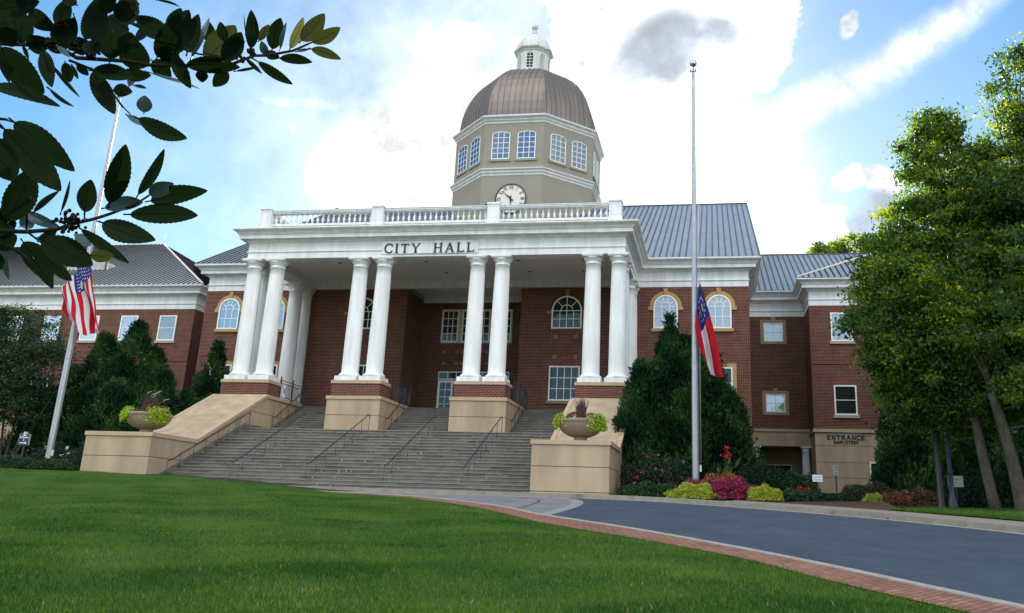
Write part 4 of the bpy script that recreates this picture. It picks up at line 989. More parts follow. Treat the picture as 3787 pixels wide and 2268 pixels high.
for r_ in rows:
    for p in Kr:
        q = Vector((p.x+r_*.55, p.y+r_)); z0 = RoadN(p.x, p.y)+.19; t = min(1, r_/9); z1 = max(Hs(q.x, max(q.y, -10.6)), z0); vs.append((q.x, q.y, z0*(1-t)+z1*t+.02))
m.add(vs, [(a*nK+i, a*nK+i+1, (a+1)*nK+i+1, (a+1)*nK+i) for a in range(len(rows)-1) for i in range(nK-1)], 0, True).build('verge', [GRASSG], kind='structure')
# --- lawn
ley = [p.y for p in LEd]; 
yy = np.unique(np.concatenate([np.linspace(-60, -20, 60), np.linspace(-20, -11.9, 40)]))
lx = np.array([p.x for p in LEd]); ly = np.array([p.y for p in LEd]); oi = np.argsort(ly)
edge = np.interp(yy, ly[oi], lx[oi])
U = np.concatenate([np.linspace(0, .9, 60), np.linspace(.905, 1, 20)])
X = -120+(edge[:, None]+120)*(1-(1-U[None])**2.2); Y = np.repeat(yy[:, None], len(U), 1)
wav = .03*np.sin(X*1.3+Y*.7)+.02*np.sin(X*.6-Y*1.9)
ramp = np.clip((edge[:, None]-X)/.8, 0, 1)
Zl = H(X, Y)+.02+(.05+wav)*ramp
V = np.stack([X.ravel(), Y.ravel(), Zl.ravel()], 1); nx = len(U); i = (np.arange(len(yy)-1)[:, None]*nx+np.arange(nx-1)[None]).ravel()
npmesh('lawn', V, np.stack([i, i+1, i+nx+1, i+nx], 1), [GRASSG], smooth=True, kind='structure')
def lawnz(x, y):
    e_ = np.interp(y, ly[oi], lx[oi]); return H(x, y)+.02+(.05+.03*np.sin(x*1.3+y*.7)+.02*np.sin(x*.6-y*1.9))*np.clip((e_-x)/.8, 0, 1)
# grass blades, one object
def patch(x, y, n):
    f = np.sin(x*.9+1.7*np.sin(y*.55))+np.sin(y*1.3+1.4*np.sin(x*.7+1))+.6*np.sin(x*2.7+y*1.9)+.5*np.sin(y*3.7-x*2.2)
    p = np.clip(.30+.17*f, .02, .85); r_ = rng.random(n); q = np.where(r_ < p, 1, 0); q = np.where((f < -1.0) & (rng.random(n) < .4), 3, q)
    return np.where(rng.random(n) < .012+.05*(f > 1.7), 2, q)
def blades(name, n, sampler, zf, hmin, hmax, wd, mats):
    x, y = sampler(n); n = len(x); z = zf(x, y)
    a = rng.uniform(0, 2*PI, n); h = rng.uniform(hmin, hmax, n)*(.9+.14*np.sin(x*1.1+2*np.sin(y*.8))*np.sin(y*1.4)); w2 = wd*rng.uniform(.6, 1.3, n)
    lx_ = rng.normal(0, .45, n)*h; ly_ = rng.normal(0, .45, n)*h
    V = np.empty((n, 3, 3)); V[:, 0] = np.stack([x-np.cos(a)*w2, y-np.sin(a)*w2, z-.01], 1); V[:, 1] = np.stack([x+np.cos(a)*w2, y+np.sin(a)*w2, z-.01], 1); V[:, 2] = np.stack([x+lx_, y+ly_, z+h], 1)
    npmesh(name, V.reshape(-1, 3), np.arange(n*3).reshape(-1, 3), mats, mi=patch(x, y, n), kind='stuff', label='short mown green grass blades covering the ' + ('lawn' if name == 'grass' else 'verge'), category='grass')
G1 = mat('grass_blade', (.058, .128, .012), .6, .15, noise=(.55, .95, (.020, .074, .007)), trans=(.3, (.07, .19, .01)))
G2 = mat('grass_blade_pale', (.115, .18, .022), .6, .15, trans=(.3, (.11, .22, .02)))
G4 = mat('grass_blade_deep', (.020, .062, .006), .6, .15, trans=(.25, (.04, .12, .01)))
G3 = mat('grass_blade_dry', (.20, .19, .09), .7, .2)
def samp(n):
    # more blades close to the camera
    y = -44+(rng.random(n)**1.25)*32.2; e_ = np.interp(y, ly[oi], lx[oi]); wdt = np.interp(y, [-44, -12], [14, 62])
    x = e_+.05-rng.random(n)*wdt; return x, y
blades('grass', 420000, samp, lawnz, .030, .068, .008, [G1, G2, G3, G4])
def samp2(n):
    t = rng.random(n); k = rng.random(n); P0 = np.array([(p.x, p.y) for p in Kr if p.x < 34]); ii = (t*(len(P0)-1)); i_ = ii.astype(int); f = (ii-i_)[:, None]
    q = P0[i_]*(1-f)+P0[np.minimum(i_+1, len(P0)-1)]*f; r_ = k*5; return q[:, 0]+r_*.55, q[:, 1]+r_
def z2(x, y):
    return np.array([RoadN(0, a)+.19 for a in y])*0+np.maximum(RoadN(x, y)+.16, 0*x-99)+0
def vz(x, y):
    # height of the verge sheet by nearest kerb point
    P0 = np.array([(p.x, p.y) for p in Kr]); out = np.empty(len(x))
    for s0 in range(0, len(x), 20000):
        xs_, ys_ = x[s0:s0+20000], y[s0:s0+20000]
        # r solves x-.55r, y-r on the curve: search
        best = np.full(len(xs_), 1e9); br = np.zeros(len(xs_)); bx = np.zeros(len(xs_))
        for r_ in np.linspace(0, 5, 26):
            cx_, cy_ = xs_-.55*r_, ys_-r_; e_ = np.abs(np.interp(cx_, P0[:, 0], P0[:, 1])-cy_); m_ = e_ < best; best[m_] = e_[m_]; br[m_] = r_; bx[m_] = cy_[m_]
        z0 = RoadN(0, bx)+.19; z1 = np.maximum(H(xs_, np.maximum(ys_, -10.6)), z0); t = np.minimum(1, br/9); out[s0:s0+20000] = z0*(1-t)+z1*t+.02
    return out
blades('verge_grass', 40000, samp2, vz, .04, .09, .010, [G1, G2, G3, G4])
m = MB()
for (x, y) in ((-8.2, -14.5), (9.8, -27.0), (8.1, -35.5), (13.5, -36.2), (15.1, -34.0), (4.5, -30)):
    z = float(lawnz(np.array([x]), np.array([y]))[0])+.06; a = random.random()*6
    c_, s_ = math.cos(a)*.07, math.sin(a)*.07
    o = MB().add([(x-c_, y-s_, z), (x+s_*.5, y-c_*.5, z+.02), (x+c_, y+s_, z+.03), (x-s_*.5, y+c_*.5, z+.015)], [(0, 1, 2, 3)]).build('fallen_leaf', mat('dead_leaf', (.20, .09, .04), .8))
    tag(o, 'dry brown leaf lying on the lawn', 'leaf', 'fallen leaves on the lawn')

# ================================================================== FLAGPOLES AND FLAGS
def flagpole(x, y, zb, zt, label, ball=True):
    r = thing('flagpole', label, 'flagpole', (x, y, zb), 'flagpoles either side of the steps')
    h = zt-zb; q = MB(); prof = []
    for i in range(25):
        u = i/24; rr = .165 if u < .2 else .165-.092*((u-.2)/.8)**1.1; prof.append((rr, h*u))
    q.lathe(prof, (0, 0, 0), 24); 
    for u in (.29, .46, .80): rr = .165 if u < .2 else .165-.092*((u-.2)/.8)**1.1; q.lathe([(rr+.001, h*u-.04), (rr+.008, h*u-.02), (rr+.008, h*u+.02), (rr+.001, h*u+.04)], (0, 0, 0), 24, cap=False)
    q.lathe([(.30, 0), (.30, .06), (.22, .10)], (0, 0, 0), 24); q.build('pole', ALU, r)
    q = MB().lathe([(.05, h), (.07, h+.05), (.03, h+.12), (.02, h+.35)], (0, 0, 0), 12)
    for s in (-1, 1): q.box(s*.13-.03, s*.13+.03, -.03, .03, h+.02, h+.16); q.box(min(0, s*.13), max(0, s*.13), -.015, .015, h+.06, h+.10)
    q.build('truck', IRONG, r)
    if ball: MB().lathe([(.19*math.sin(PI*k/14)+.001, h+.52-.19*math.cos(PI*k/14)) for k in range(15)], (0, 0, 0), 24).build('ball_finial', mat('satin_ball', (.42, .44, .46), .28, .5, metal=.8), r)
    q = MB(); q.tube([(.26, -.1, 1.6), (.25, -.1, h*.5), (.14, -.03, h+.02)], .010, 4); q.tube([(.215, -.05, 1.6), (.22, -.06, h*.5), (.13, .03, h+.02)], .008, 4); q.build('halyard', mat('rope', (.5, .5, .5)), r)
    MB().box(.19, .27, -.12, -.02, 1.2, 1.5).build('cleat_box', mat('cleat_white', (.6, .6, .6)), r)
    return r
flagpole(-16.74, -9, -6.75, 15.35, 'left aluminium flagpole rising behind the leaves and carrying the stars and stripes', ball=False)
flagpole(17.10, -9, -6.75, 15.20, 'right aluminium flagpole with a ball finial, standing in the flower bed')
RF = mat('flag_red', (.52, .015, .03), .75, .1, trans=(.45, (.75, .02, .03)))
WF = mat('flag_white', (.72, .72, .74), .75, .1, trans=(.45, (.85, .82, .78)))
BF = mat('flag_blue', (.03, .035, .20), .75, .1, trans=(.4, (.03, .04, .30)))
GF = mat('flag_gold', (.50, .34, .08), .7, .1)
def star_poly(r):
    return [((r if k % 2 == 0 else r*.4)*math.sin(PI*k/5), (r if k % 2 == 0 else r*.4)*math.cos(PI*k/5)) for k in range(10)]
def flag(name, Fm, nu, nv, colfn, stars, sr, mats, aspect, **props):
    V = [Fm(i/nu, j/nv) for j in range(nv+1) for i in range(nu+1)]
    Fc = []; mi = []
    for j in range(nv):
        for i in range(nu): a = j*(nu+1)+i; Fc.append((a, a+1, a+nu+2, a+nu+1)); mi.append(colfn((i+.5)/nu, (j+.5)/nv))
    o = npmesh(name, np.array([tuple(v) for v in V]), np.array(Fc), mats, mi=np.array(mi), smooth=True)
    for k_, v_ in props.items(): o[k_] = v_
    q = MB()
    for u, v, s_ in stars:
        for sd in (-1, 1):
            P0 = Fm(u, v); du = Fm(u+.01, v)-P0; dv = Fm(u, v+.01)-P0; nn = du.cross(dv).normalized()*.006*sd; pts = []
            for a, b in star_poly(sr*s_): pts.append(Fm(u+a/aspect, v-b)+nn)
            q.add([P0+nn]+pts, [(0, k+1, (k+1) % 10+1) for k in range(10)], 0)
    if stars: q.build('star', mats[1], o)
    return o
def lerp(a, b, t): return a+(b-a)*t
def us(u, v):
    Hh = Vector((lerp(-16.45, -17.80, v**.9), 0, lerp(5.55, 3.25, v)))
    E_ = Vector((lerp(lerp(-15.02, -15.50, min(1, v*2)), -17.25, max(0, v*2-1)), 0, lerp(lerp(1.35, .80, min(1, v*2)), 2.05, max(0, v*2-1)**1.3)))
    P = Hh.lerp(E_, u); bulge = math.sin(PI*u)*.16
    P.x += bulge*(1-v)+.10*math.sin(u*9+v*7)*u*(1-u)*2
    P.z -= .25*math.sin(PI*u)*v
    P.y = -9.32-.34*math.sin(v*10.5+u*2.2)*(.30+.7*u)-.10*math.sin(v*23+u*6)
    return P
st = []
for r_ in range(9):
    for c_ in range(6 if r_ % 2 == 0 else 5): st.append((.29*((c_*2+1+(r_ % 2))/12), 7/13*((r_+1)/10), 1))
tag(flag('stars_and_stripes_flag', us, 100, 78, lambda u, v: 2 if (u < .29 and v < 7/13) else (0 if int(v*13) % 2 == 0 else 1), st, .026, [RF, WF, BF], 1.75),
    'drooping red, white and blue stars and stripes flag lit from behind on the left flagpole', 'flag')
def ga(u, v):
    Hh = Vector((lerp(17.36, 17.12, v), 0, lerp(3.55, 1.35, v)))
    E_ = Vector((lerp(lerp(18.45, 17.85, min(1, v*2)), 17.42, max(0, v*2-1)), 0, lerp(lerp(-1.20, -1.0, min(1, v*2)), .05, max(0, v*2-1))))
    P = Hh.lerp(E_, u); P.x += .10*math.sin(PI*u)*(1-v); P.z -= .2*math.sin(PI*u)*v
    P.y = -9.25-.26*math.sin(v*9+u*1.5)*(.35+.65*u)-.07*math.sin(v*21+u*5)
    return P
st = [(.17+.11*math.sin(2*PI*k/13), .33+.20*math.cos(2*PI*k/13), 1.2) for k in range(13)]
gaf = tag(flag('state_flag', ga, 96, 72, lambda u, v: 2 if (u < .34 and v < .667) else (0 if (v < .3333 or v >= .6667) else 1), st, .030, [RF, WF, BF], 1.75),
    'drooping red and white barred flag with a blue starred corner on the right flagpole', 'flag')
q = MB()   # gold emblem inside the ring of stars
for u, v, w_, h_ in ((.17, .40, .05, .012), (.17, .27, .045, .02), (.14, .34, .008, .10), (.17, .34, .008, .10), (.20, .34, .008, .10)):
    for sd in (-1, 1):
        pts = []
        for a, b in ((-w_, -h_), (w_, -h_), (w_, h_), (-w_, h_)):
            P0 = ga(u+a, v+b); du = ga(u+a+.01, v+b)-P0; dv = ga(u+a, v+b+.01)-P0; pts.append(P0+du.cross(dv).normalized()*.007*sd)
        q.add(pts, [(0, 1, 2, 3)], 0)
q.build('gold_emblem', [GF], gaf)

# ================================================================== FOLIAGE
def leafcloud(name, C, size, mats, parent=None, up=0.0, elong=1.0, cm=None, **props):
    """one four-sided leaf face at each centre"""
    n = len(C); d = rng.normal(size=(n, 3)); d[:, 2] += up*2; d /= np.linalg.norm(d, axis=1)[:, None]
    s = rng.normal(size=(n, 3)); s -= (s*d).sum(1)[:, None]*d; s /= np.linalg.norm(s, axis=1)[:, None]+1e-9
    L_ = (size*rng.uniform(.6, 1.3, n))[:, None]; W_ = L_/elong*.62
    V = np.stack([C-d*L_*.5, C+s*W_*.5-d*L_*.05, C+d*L_*.5, C-s*W_*.5-d*L_*.05], 1).reshape(-1, 3)
    mi = rng.integers(0, len(mats), n) if cm is None else cm
    o = npmesh(name, V, np.arange(4*n).reshape(-1, 4), mats, mi=mi, parent=parent)
    for a, b in props.items(): o[a] = b
    return o
def clusters(blobs_, nc, per, spread, shell=.62, flat=.55):
    """leaf centres: clusters scattered through ellipsoids, mostly towards the surface"""
    vol = np.array([b[3]*b[4]*b[5] for b in blobs_])**.7; pick = rng.choice(len(blobs_), nc, p=vol/vol.sum()); Bq = np.array(blobs_)[pick]
    d = rng.normal(size=(nc, 3)); d /= np.linalg.norm(d, axis=1)[:, None]; r_ = shell+(1-shell)*rng.random(nc)**.6
    r_ *= np.where(rng.random(nc) < .15, rng.uniform(.3, 1, nc), 1)
    c_ = Bq[:, :3]+d*Bq[:, 3:6]*r_[:, None]*(1+.13*np.abs(rng.normal(size=(nc, 1))))
    k = rng.integers(int(per*.5), int(per*1.5), nc); idx = np.repeat(np.arange(nc), k)
    off = rng.normal(size=(len(idx), 3))*spread*np.repeat(rng.uniform(.6, 1.3, nc), k)[:, None]; off[:, 2] *= flat
    clusters.idx = idx
    return c_[idx]+off, c_
M1 = mat('maple_leaf', (.030, .075, .012), .5, .35, trans=(.45, (.22, .38, .015)))
M2 = mat('maple_leaf_light', (.055, .105, .018), .5, .35, trans=(.5, (.50, .60, .02)))
M3 = mat('maple_leaf_dark', (.018, .050, .014), .5, .35, trans=(.35, (.08, .20, .015)))
J1 = mat('juniper_green', (.016, .056, .016), .75, .08, trans=(.2, (.03, .08, .01)))
J2 = mat('juniper_light', (.040, .098, .022), .6, .25, trans=(.15, (.05, .10, .02)))
J3 = mat('juniper_dark', (.006, .024, .012), .75, .08)
BARK = mat('mottled_bark', (.085, .078, .066), .95, .05, noise=(4, .95, (.028, .026, .022), 8), bump=(14, .8), streak=(1, 1, .4))
def branchy(name, segs, mats, parent=None):
    q = MB()
    for pts, r0, r1 in segs: q.tube(pts, r0, 9, r1=r1)
    return q.build(name, mats, parent)
def spline(p0, p1, bend=(0, 0, 0), n=7):
    p0, p1, b = Vector(p0), Vector(p1), Vector(bend)
    return [p0.lerp(p1, i/n)+b*math.sin(PI*i/n) for i in range(n+1)]
def tree(label, base, trunks, blobs_, nc, per, spread, size, mats, kind='deciduous_tree', group=None, cat='tree', nb=40):
    r = thing(kind, label, cat, base, group); inv = Vector(base)
    segs = []
    for p0, p1, r0, r1, bend in trunks: segs.append((spline(Vector(p0)-inv, Vector(p1)-inv, bend), r0, r1))
    C, cc = clusters(blobs_, nc, per, spread)
    tops = [t for s_ in segs for t in s_[0][4:]]
    for k in rng.choice(len(cc), nb, replace=False):
        e_ = Vector(cc[k])-inv; s0 = min(tops, key=lambda t: (t-e_).length+max(0, t.z-e_.z)*2)
        segs.append((spline(s0, e_, (random.uniform(-.3, .3), random.uniform(-.3, .3), random.uniform(-.1, .3)), 5), .045, .008))
    branchy('trunk', segs, [BARK], r)
    ix = clusters.idx; cmat = rng.integers(0, len(mats), len(cc)); cm = np.where(rng.random(len(ix)) < .8, cmat[ix], rng.integers(0, len(mats), len(ix)))
    leafcloud('crown', C-np.array(base), size, mats, r, cm=cm)
    return r
# the two maples on the right
tree('tall maple with a forked mottled trunk, left of the pair on the verge', (27.9, -15.6, -7.2),
     [((28.25, -15.6, -7.4), (27.75, -15.3, -1.5), .21, .15, (-.1, 0, 0)), ((27.75, -15.3, -1.5), (27.6, -15, 5.5), .15, .06, (.2, 0, 0)), ((27.75, -15.5, -3.6), (26.3, -15.2, .3), .10, .05, (-.2, 0, 0)), ((27.6, -15.4, -2.4), (29.0, -15.1, 3.0), .12, .05, (.2, 0, 0))],
     [(27.6, -15, 6.6, 1.6, 1.6, 2.2), (26.4, -15, 3.9, 1.4, 1.7, 1.7), (28.6, -15, 4.2, 2.0, 2.0, 2.2), (25.3, -15.3, 1.6, 1.5, 1.7, 1.5), (27.4, -15.8, 1.2, 2.2, 2.0, 1.7), (25.9, -14.8, -.7, 1.5, 1.8, 1.2), (27.6, -15.4, -1.0, 1.8, 1.8, 1.2), (26.6, -15, -2.2, 1.2, 1.3, .8), (27.9, -14.8, -2.6, 1.3, 1.4, .8), (26.0, -14.5, -1.2, 1.3, 1.4, 1.0), (26.3, -14.2, -3.1, 1.2, 1.2, .8), (25.6, -14.4, -2.2, .9, 1.1, .7), (28.4, -14.2, -3.4, 1.3, 1.2, .7), (27.2, -15.2, 8.1, .9, 1.1, 1.1), (24.5, -15, .3, 1.1, 1.4, 1.0), (24.9, -15, 2.9, .8, 1.1, .8), (29.4, -15.6, 6.2, 1.0, 1.3, 1.4), (24.9, -15, -1.1, .9, 1.2, .8)],
     1080, 120, .30, .16, [M1, M2, M3, M1], nb=110)
tree('broad maple with thick flaring mottled trunk, right of the pair on the verge', (28.75, -16.9, -7.3),
     [((28.75, -16.9, -7.5), (28.1, -16.9, -2.9), .25, .17, (.1, 0, 0)), ((28.1, -16.9, -2.9), (27.6, -16.7, 2.5), .14, .07, (-.15, 0, 0)), ((28.1, -16.9, -2.9), (30.2, -16.3, 5.5), .14, .06, (.1, 0, 0)), ((28.8, -16.9, -7.5), (28.72, -16.9, -6.6), .36, .24, (0, 0, 0))],
     [(31.2, -16.3, 8.9, 1.5, 1.8, 2.6), (31.6, -16.5, 5.2, 2.2, 2.3, 2.4), (30.7, -17, 1.6, 2.4, 2.2, 2.0), (29.0, -17.6, -.5, 1.9, 1.7, 1.1), (33.5, -15, 6, 3, 3, 5), (32.5, -16.5, -1.5, 2.3, 2.2, 1.6), (30.2, -17.2, -2.0, 1.6, 1.5, .8), (29.2, -17.6, -2.6, 1.2, 1.2, .7), (31.4, -17.0, -3.0, 1.4, 1.3, .8), (29.9, -16.8, 4.6, 1.6, 1.8, 1.8)],
     860, 125, .30, .16, [M1, M2, M3, M3], nb=110)
tree('maple with a dark trunk half cut off by the right edge of the picture', (31.6, -13.0, -7.0),
     [((31.6, -13, -7.2), (31.5, -13, 1), .24, .15, (0, 0, 0)), ((31.5, -13, 1), (31.8, -13, 7), .14, .05, (0, 0, 0))],
     [(32.5, -12, 4, 3.5, 3.5, 4), (30.5, -11, 1.0, 2.6, 2.5, 2.6), (33.5, -12.5, -1, 3, 3, 2.4)], 900, 60, .3, .15, [M1, M3, M3])
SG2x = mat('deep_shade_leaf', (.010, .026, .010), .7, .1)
# trees beyond the right wing and the left side
tree('distant broadleaf tree showing above the right wing roof ridge', (33, 52, -5), [((33, 52, -6), (33, 52, 20), .5, .2, (0, 0, 0))],
     [(31.4, 52, 22.2, 2.6, 3, 2.4), (35.0, 52, 23.4, 3.2, 3, 2.4), (38, 52, 22, 3, 3, 3), (33, 52, 17, 6, 5, 4)], 500, 60, .5, .35, [M1, M2, M3])
for i, (x, y) in enumerate(((44, -6), (50, 2), (41, 4), (56, -8), (33.2, 7.5), (37.2, 8.5), (36.5, -1.5))):
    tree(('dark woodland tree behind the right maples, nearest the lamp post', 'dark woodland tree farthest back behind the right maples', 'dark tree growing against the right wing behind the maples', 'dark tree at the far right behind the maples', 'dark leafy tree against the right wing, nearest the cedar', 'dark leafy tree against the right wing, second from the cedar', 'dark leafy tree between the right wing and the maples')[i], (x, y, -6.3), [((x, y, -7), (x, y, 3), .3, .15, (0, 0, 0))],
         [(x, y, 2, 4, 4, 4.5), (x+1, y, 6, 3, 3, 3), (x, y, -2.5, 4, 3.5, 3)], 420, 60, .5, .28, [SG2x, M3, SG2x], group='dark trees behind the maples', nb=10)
CM1 = mat('crape_leaf', (.020, .055, .020), .55, .3, trans=(.2, (.05, .11, .02))); CM2 = mat('crape_leaf_light', (.035, .075, .028), .55, .3, trans=(.2, (.08, .14, .03)))
tree('broad dark crape myrtle with several thin stems left of the left flagpole', (-23.5, -4.5, -6.3),
     [((-23.5+dx, -4.5, -6.4), (-23.5+ex, -4.5, -1.5), .09, .04, (0, 0, 0)) for dx, ex in ((-.3, -2.0), (-.1, -.7), (.1, .4), (.3, 1.6), (.2, 2.6))],
     [(-24.2, -4.5, 1.6, 2.3, 2.2, 1.9), (-26.5, -4.5, .8, 2.5, 2.4, 2.6), (-22.2, -4.8, -.2, 2.0, 2, 1.9), (-25, -5, -1.8, 3.0, 2.2, 1.5), (-29, -4, -.8, 2.6, 2.4, 2.8), (-22.6, -4.8, -2.5, 1.8, 1.8, 1.1)], 1300, 60, .28, .13, [CM1, CM2, J3, CM1])
tree('sunlit yellow-green tree peeping in at the far left edge', (-33.5, 2, -6), [((-33.5, 2, -6.4), (-33.5, 2, 1), .2, .08, (0, 0, 0))],
     [(-33.5, 2, 2.2, 2.6, 2.4, 3.0), (-36, 2, 1, 3, 3, 3)], 420, 60, .3, .16, [M2, M1])
def juniper(label, base, cones, n, kind='juniper', group=None, size=.33):
    """cones = (x, y, z0, z1, radius): feathery upright sprays around upright cones with a ragged outline"""
    r = thing(kind, label, 'conifer', base, group); Cs = []; segs = []
    cones = list(cones); big = [c for c in cones if c[4] > 1]
    for k in range(7*len(big)):   # ragged leading tips standing out of the mass
        c = big[k % len(big)]; a = random.uniform(0, 2*PI); t = random.uniform(.25, .9); rr_ = c[4]*(1-t)**.62*random.uniform(.7, .98); zt = c[2]+t*(c[3]-c[2]); cones.append((c[0]+rr_*math.cos(a), c[1]+rr_*math.sin(a), zt-.5, zt+random.uniform(.5, 1.1), random.uniform(.22, .42)))
    w_ = np.array([c[4]*(c[3]-c[2]) for c in cones]); w_ = w_/w_.sum()
    for c, ww in zip(cones, w_):
        m_ = int(n*ww/9); t = rng.random(m_)**1.15; a = rng.uniform(0, 2*PI, m_); lob = 1+.16*np.sin(3*a+c[0])*np.sin(t*9+c[1])+.10*np.sin(7*a+t*17)
        env = np.where(t < .12, .80+t*1.6, (1-(t-.12)/.88)**.64)*c[4]*lob; rr = env*np.sqrt(rng.uniform(.35, 1.05, m_))
        ctr = np.stack([c[0]+rr*np.cos(a), c[1]+rr*np.sin(a), c[2]+t*(c[3]-c[2])], 1)
        dirs = np.stack([np.cos(a)*.55, np.sin(a)*.55, np.full(m_, .9)], 1)+rng.normal(0, .22, (m_, 3)); dirs /= np.linalg.norm(dirs, axis=1)[:, None]
        for j in range(9):
            s_ = rng.uniform(-.2, .9, m_)[:, None]; P0 = ctr+dirs*s_*size*1.2+rng.normal(0, .05, (m_, 3)); Cs.append((P0, dirs+rng.normal(0, .42, (m_, 3))))
        if c[4] > .6: segs.append((spline(Vector((c[0], c[1], c[2]-.3))-Vector(base), Vector((c[0], c[1], c[2]+(c[3]-c[2])*.9))-Vector(base)), .12, .02))
    P = np.concatenate([c[0] for c in Cs])-np.array(base); D = np.concatenate([c[1] for c in Cs]); D /= np.linalg.norm(D, axis=1)[:, None]; nn = len(P)
    s = rng.normal(size=(nn, 3)); s -= (s*D).sum(1)[:, None]*D; s /= np.linalg.norm(s, axis=1)[:, None]; L_ = (size*rng.uniform(.35, .8, nn))[:, None]; W_ = L_*.17
    V = np.stack([P-s*W_*.5, P+s*W_*.5, P+s*W_*.9+D*L_*.5, P+D*L_, P-s*W_*.9+D*L_*.45], 1).reshape(-1, 3)
    # clumps of light and dark
    mi = (np.sin(P[:, 0]*2.3+np.sin(P[:, 2]*1.7)*2)+np.sin(P[:, 1]*2.9+P[:, 2]*1.3)+rng.normal(0, .7, nn)); mi = np.where(mi > .9, 1, np.where(mi < -.7, 2, 0))
    branchy('trunk', segs, [BARK], r)
    o = npmesh('foliage', V, np.arange(5*nn).reshape(-1, 5), [J1, J2, J3], mi=mi, parent=r); return r
juniper('big feathery juniper behind the right flagpole, its tip in front of an arched window', (16, -3, -6.4),
        [(15.6, -3, -6.3, 2.3, 2.1), (16.4, -2.8, -6.3, 1.9, 1.8), (17.65, -2.6, -6.3, .9, 2.05), (14.1, -3.4, -6.3, .5, 1.7), (18.8, -3, -6.3, -1.1, 1.65), (13.8, -4, -6.4, -1.3, 1.9), (16.8, -3.4, -6.4, .2, 2.3), (15.6, -3.1, 1.0, 3.25, .40)], 190000, group='junipers around the building')
juniper('tall feathery juniper left of the left planter block, taller of the left group', (-18.5, -1, -6.3),
        [(-18.7, -1, -6.2, 3.3, 2.2), (-20.9, -1, -6.2, 2.5, 2.0), (-20.0, -.4, -6.2, 1.4, 2.0), (-17.2, -1, -6.2, 1.6, 1.9), (-15.9, -1.6, -6.3, .0, 1.7), (-22.2, -1.5, -6.2, .3, 1.6), (-18.0, -3, -6.3, -.8, 2.2), (-15.4, -3.5, -6.3, -2.3, 1.6), (-19.5, -2.2, -6.3, .3, 2.6), (-22.6, -2.2, -6.3, -1.2, 2.4), (-16.6, -2.4, -6.3, -.9, 2.2)], 190000, group='junipers around the building')
juniper('slim juniper close against the left outer column pair', (-16.6, 5, -6), [(-16.65, 5, -5.8, 3.2, 1.5), (-17.7, 5, -5.8, .9, 1.3), (-15.6, 4.6, -5.8, 1.0, 1.2), (-16, 4, -5.9, -.8, 1.8), (-17.2, 3, -5.9, -.6, 2.0)], 60000, group='junipers around the building')
juniper('dark conical cedar right of the employee entrance corner', (27.9, -2.7, -6.4), [(27.4, -2.7, -6.5, -.9, 1.2), (28.4, -2.7, -6.5, -1.8, 1.5), (29.6, -2.5, -6.5, -3, 1.4), (30.8, -1, -6.5, -3.4, 1.6), (26.9, -3.2, -6.6, -3.4, .95), (28.0, -3.4, -6.6, -3.2, 1.9)], 80000, kind='cedar', size=.30)
juniper('dark hedge of junipers under the maples at the right', (33, -4, -6.8), [(32.5, -4, -6.8, -3.6, 1.8), (35, -5, -6.9, -4.2, 1.8), (37.5, -4, -6.9, -3.8, 2), (40, -6, -7, -4.2, 2)], 14000, kind='juniper_hedge', size=.4)

# ================================================================== BEDS AND SHRUBS
def mound(name, label, cat, c, r, n, size, mats, group=None, flowers=None, elong=1.3, up=.2):
    t = thing(name, label, cat, c, group)
    d = rng.normal(size=(n, 3)); d[:, 2] = np.abs(d[:, 2]); d /= np.linalg.norm(d, axis=1)[:, None]
    lob = 1+.10*np.sin(d[:, 0]*9+c[0])+.08*np.sin(d[:, 1]*11+d[:, 2]*7)
    P = d*np.array(r)*(rng.uniform(.72, 1.04, n)*lob)[:, None]
    leafcloud('foliage', P, size, mats, t, up=up, elong=elong)
    if flowers:
        nf, fs, fm = flowers; d = rng.normal(size=(nf, 3)); d[:, 2] = np.abs(d[:, 2]); d[:, 1] -= .5; d /= np.linalg.norm(d, axis=1)[:, None]
        F = d*np.array(r)*1.03; F[:, 2] = np.abs(F[:, 2]); q = np.repeat(F, 9, 0)+rng.normal(0, fs*.38, (nf*9, 3)); leafcloud('blossom', q, fs*.8, fm, t, elong=1.0)
    return t
YL = mat('lime_foliage', (.30, .36, .03), .55, .3, trans=(.25, (.35, .42, .03))); YL2 = mat('lime_foliage_pale', (.42, .42, .06), .55, .3, trans=(.2, (.4, .4, .05)))
MG = mat('magenta_bloom', (.27, .012, .065), .6, .2, trans=(.2, (.4, .03, .12))); MG2 = mat('rose_bloom', (.36, .04, .12), .6, .2); MGD = mat('dark_stem_green', (.02, .03, .012), .7)
OR = mat('coleus_orange', (.30, .10, .02), .6, .2); OR2 = mat('coleus_rust', (.17, .045, .02), .6, .2); RD = mat('red_bloom', (.45, .015, .02), .6, .2); PK = mat('pink_bloom', (.48, .11, .17), .6, .2)
SG = mat('shrub_green', (.020, .050, .018), .6, .25, trans=(.12, (.04, .08, .02))); SG2 = mat('shrub_dark', (.012, .028, .014), .6, .2); SG3 = mat('shrub_mid', (.035, .075, .025), .6, .25, trans=(.15, (.06, .11, .02)))
WB = mat('white_bloom', (.6, .6, .56), .6)
def on(x, y): return (x, y, max(Hs(x, max(y, -10.6)), RoadN(x, y)+.15 if y < -10 else -9))
mound('lime_flower_mound', 'bright lime-yellow mound of foliage left of the magenta flowers, below the right flagpole', 'flowers', on(17.15, -11.6), (1.18, .7, .62), 9000, .085, [YL, YL2, YL], group='lime mounds edging the flower bed')
mound('lime_flower_mound', 'bright lime-yellow mound at the right end of the magenta flowers', 'flowers', on(20.05, -11.9), (.78, .6, .60), 6000, .085, [YL, YL2, YL], group='lime mounds edging the flower bed')
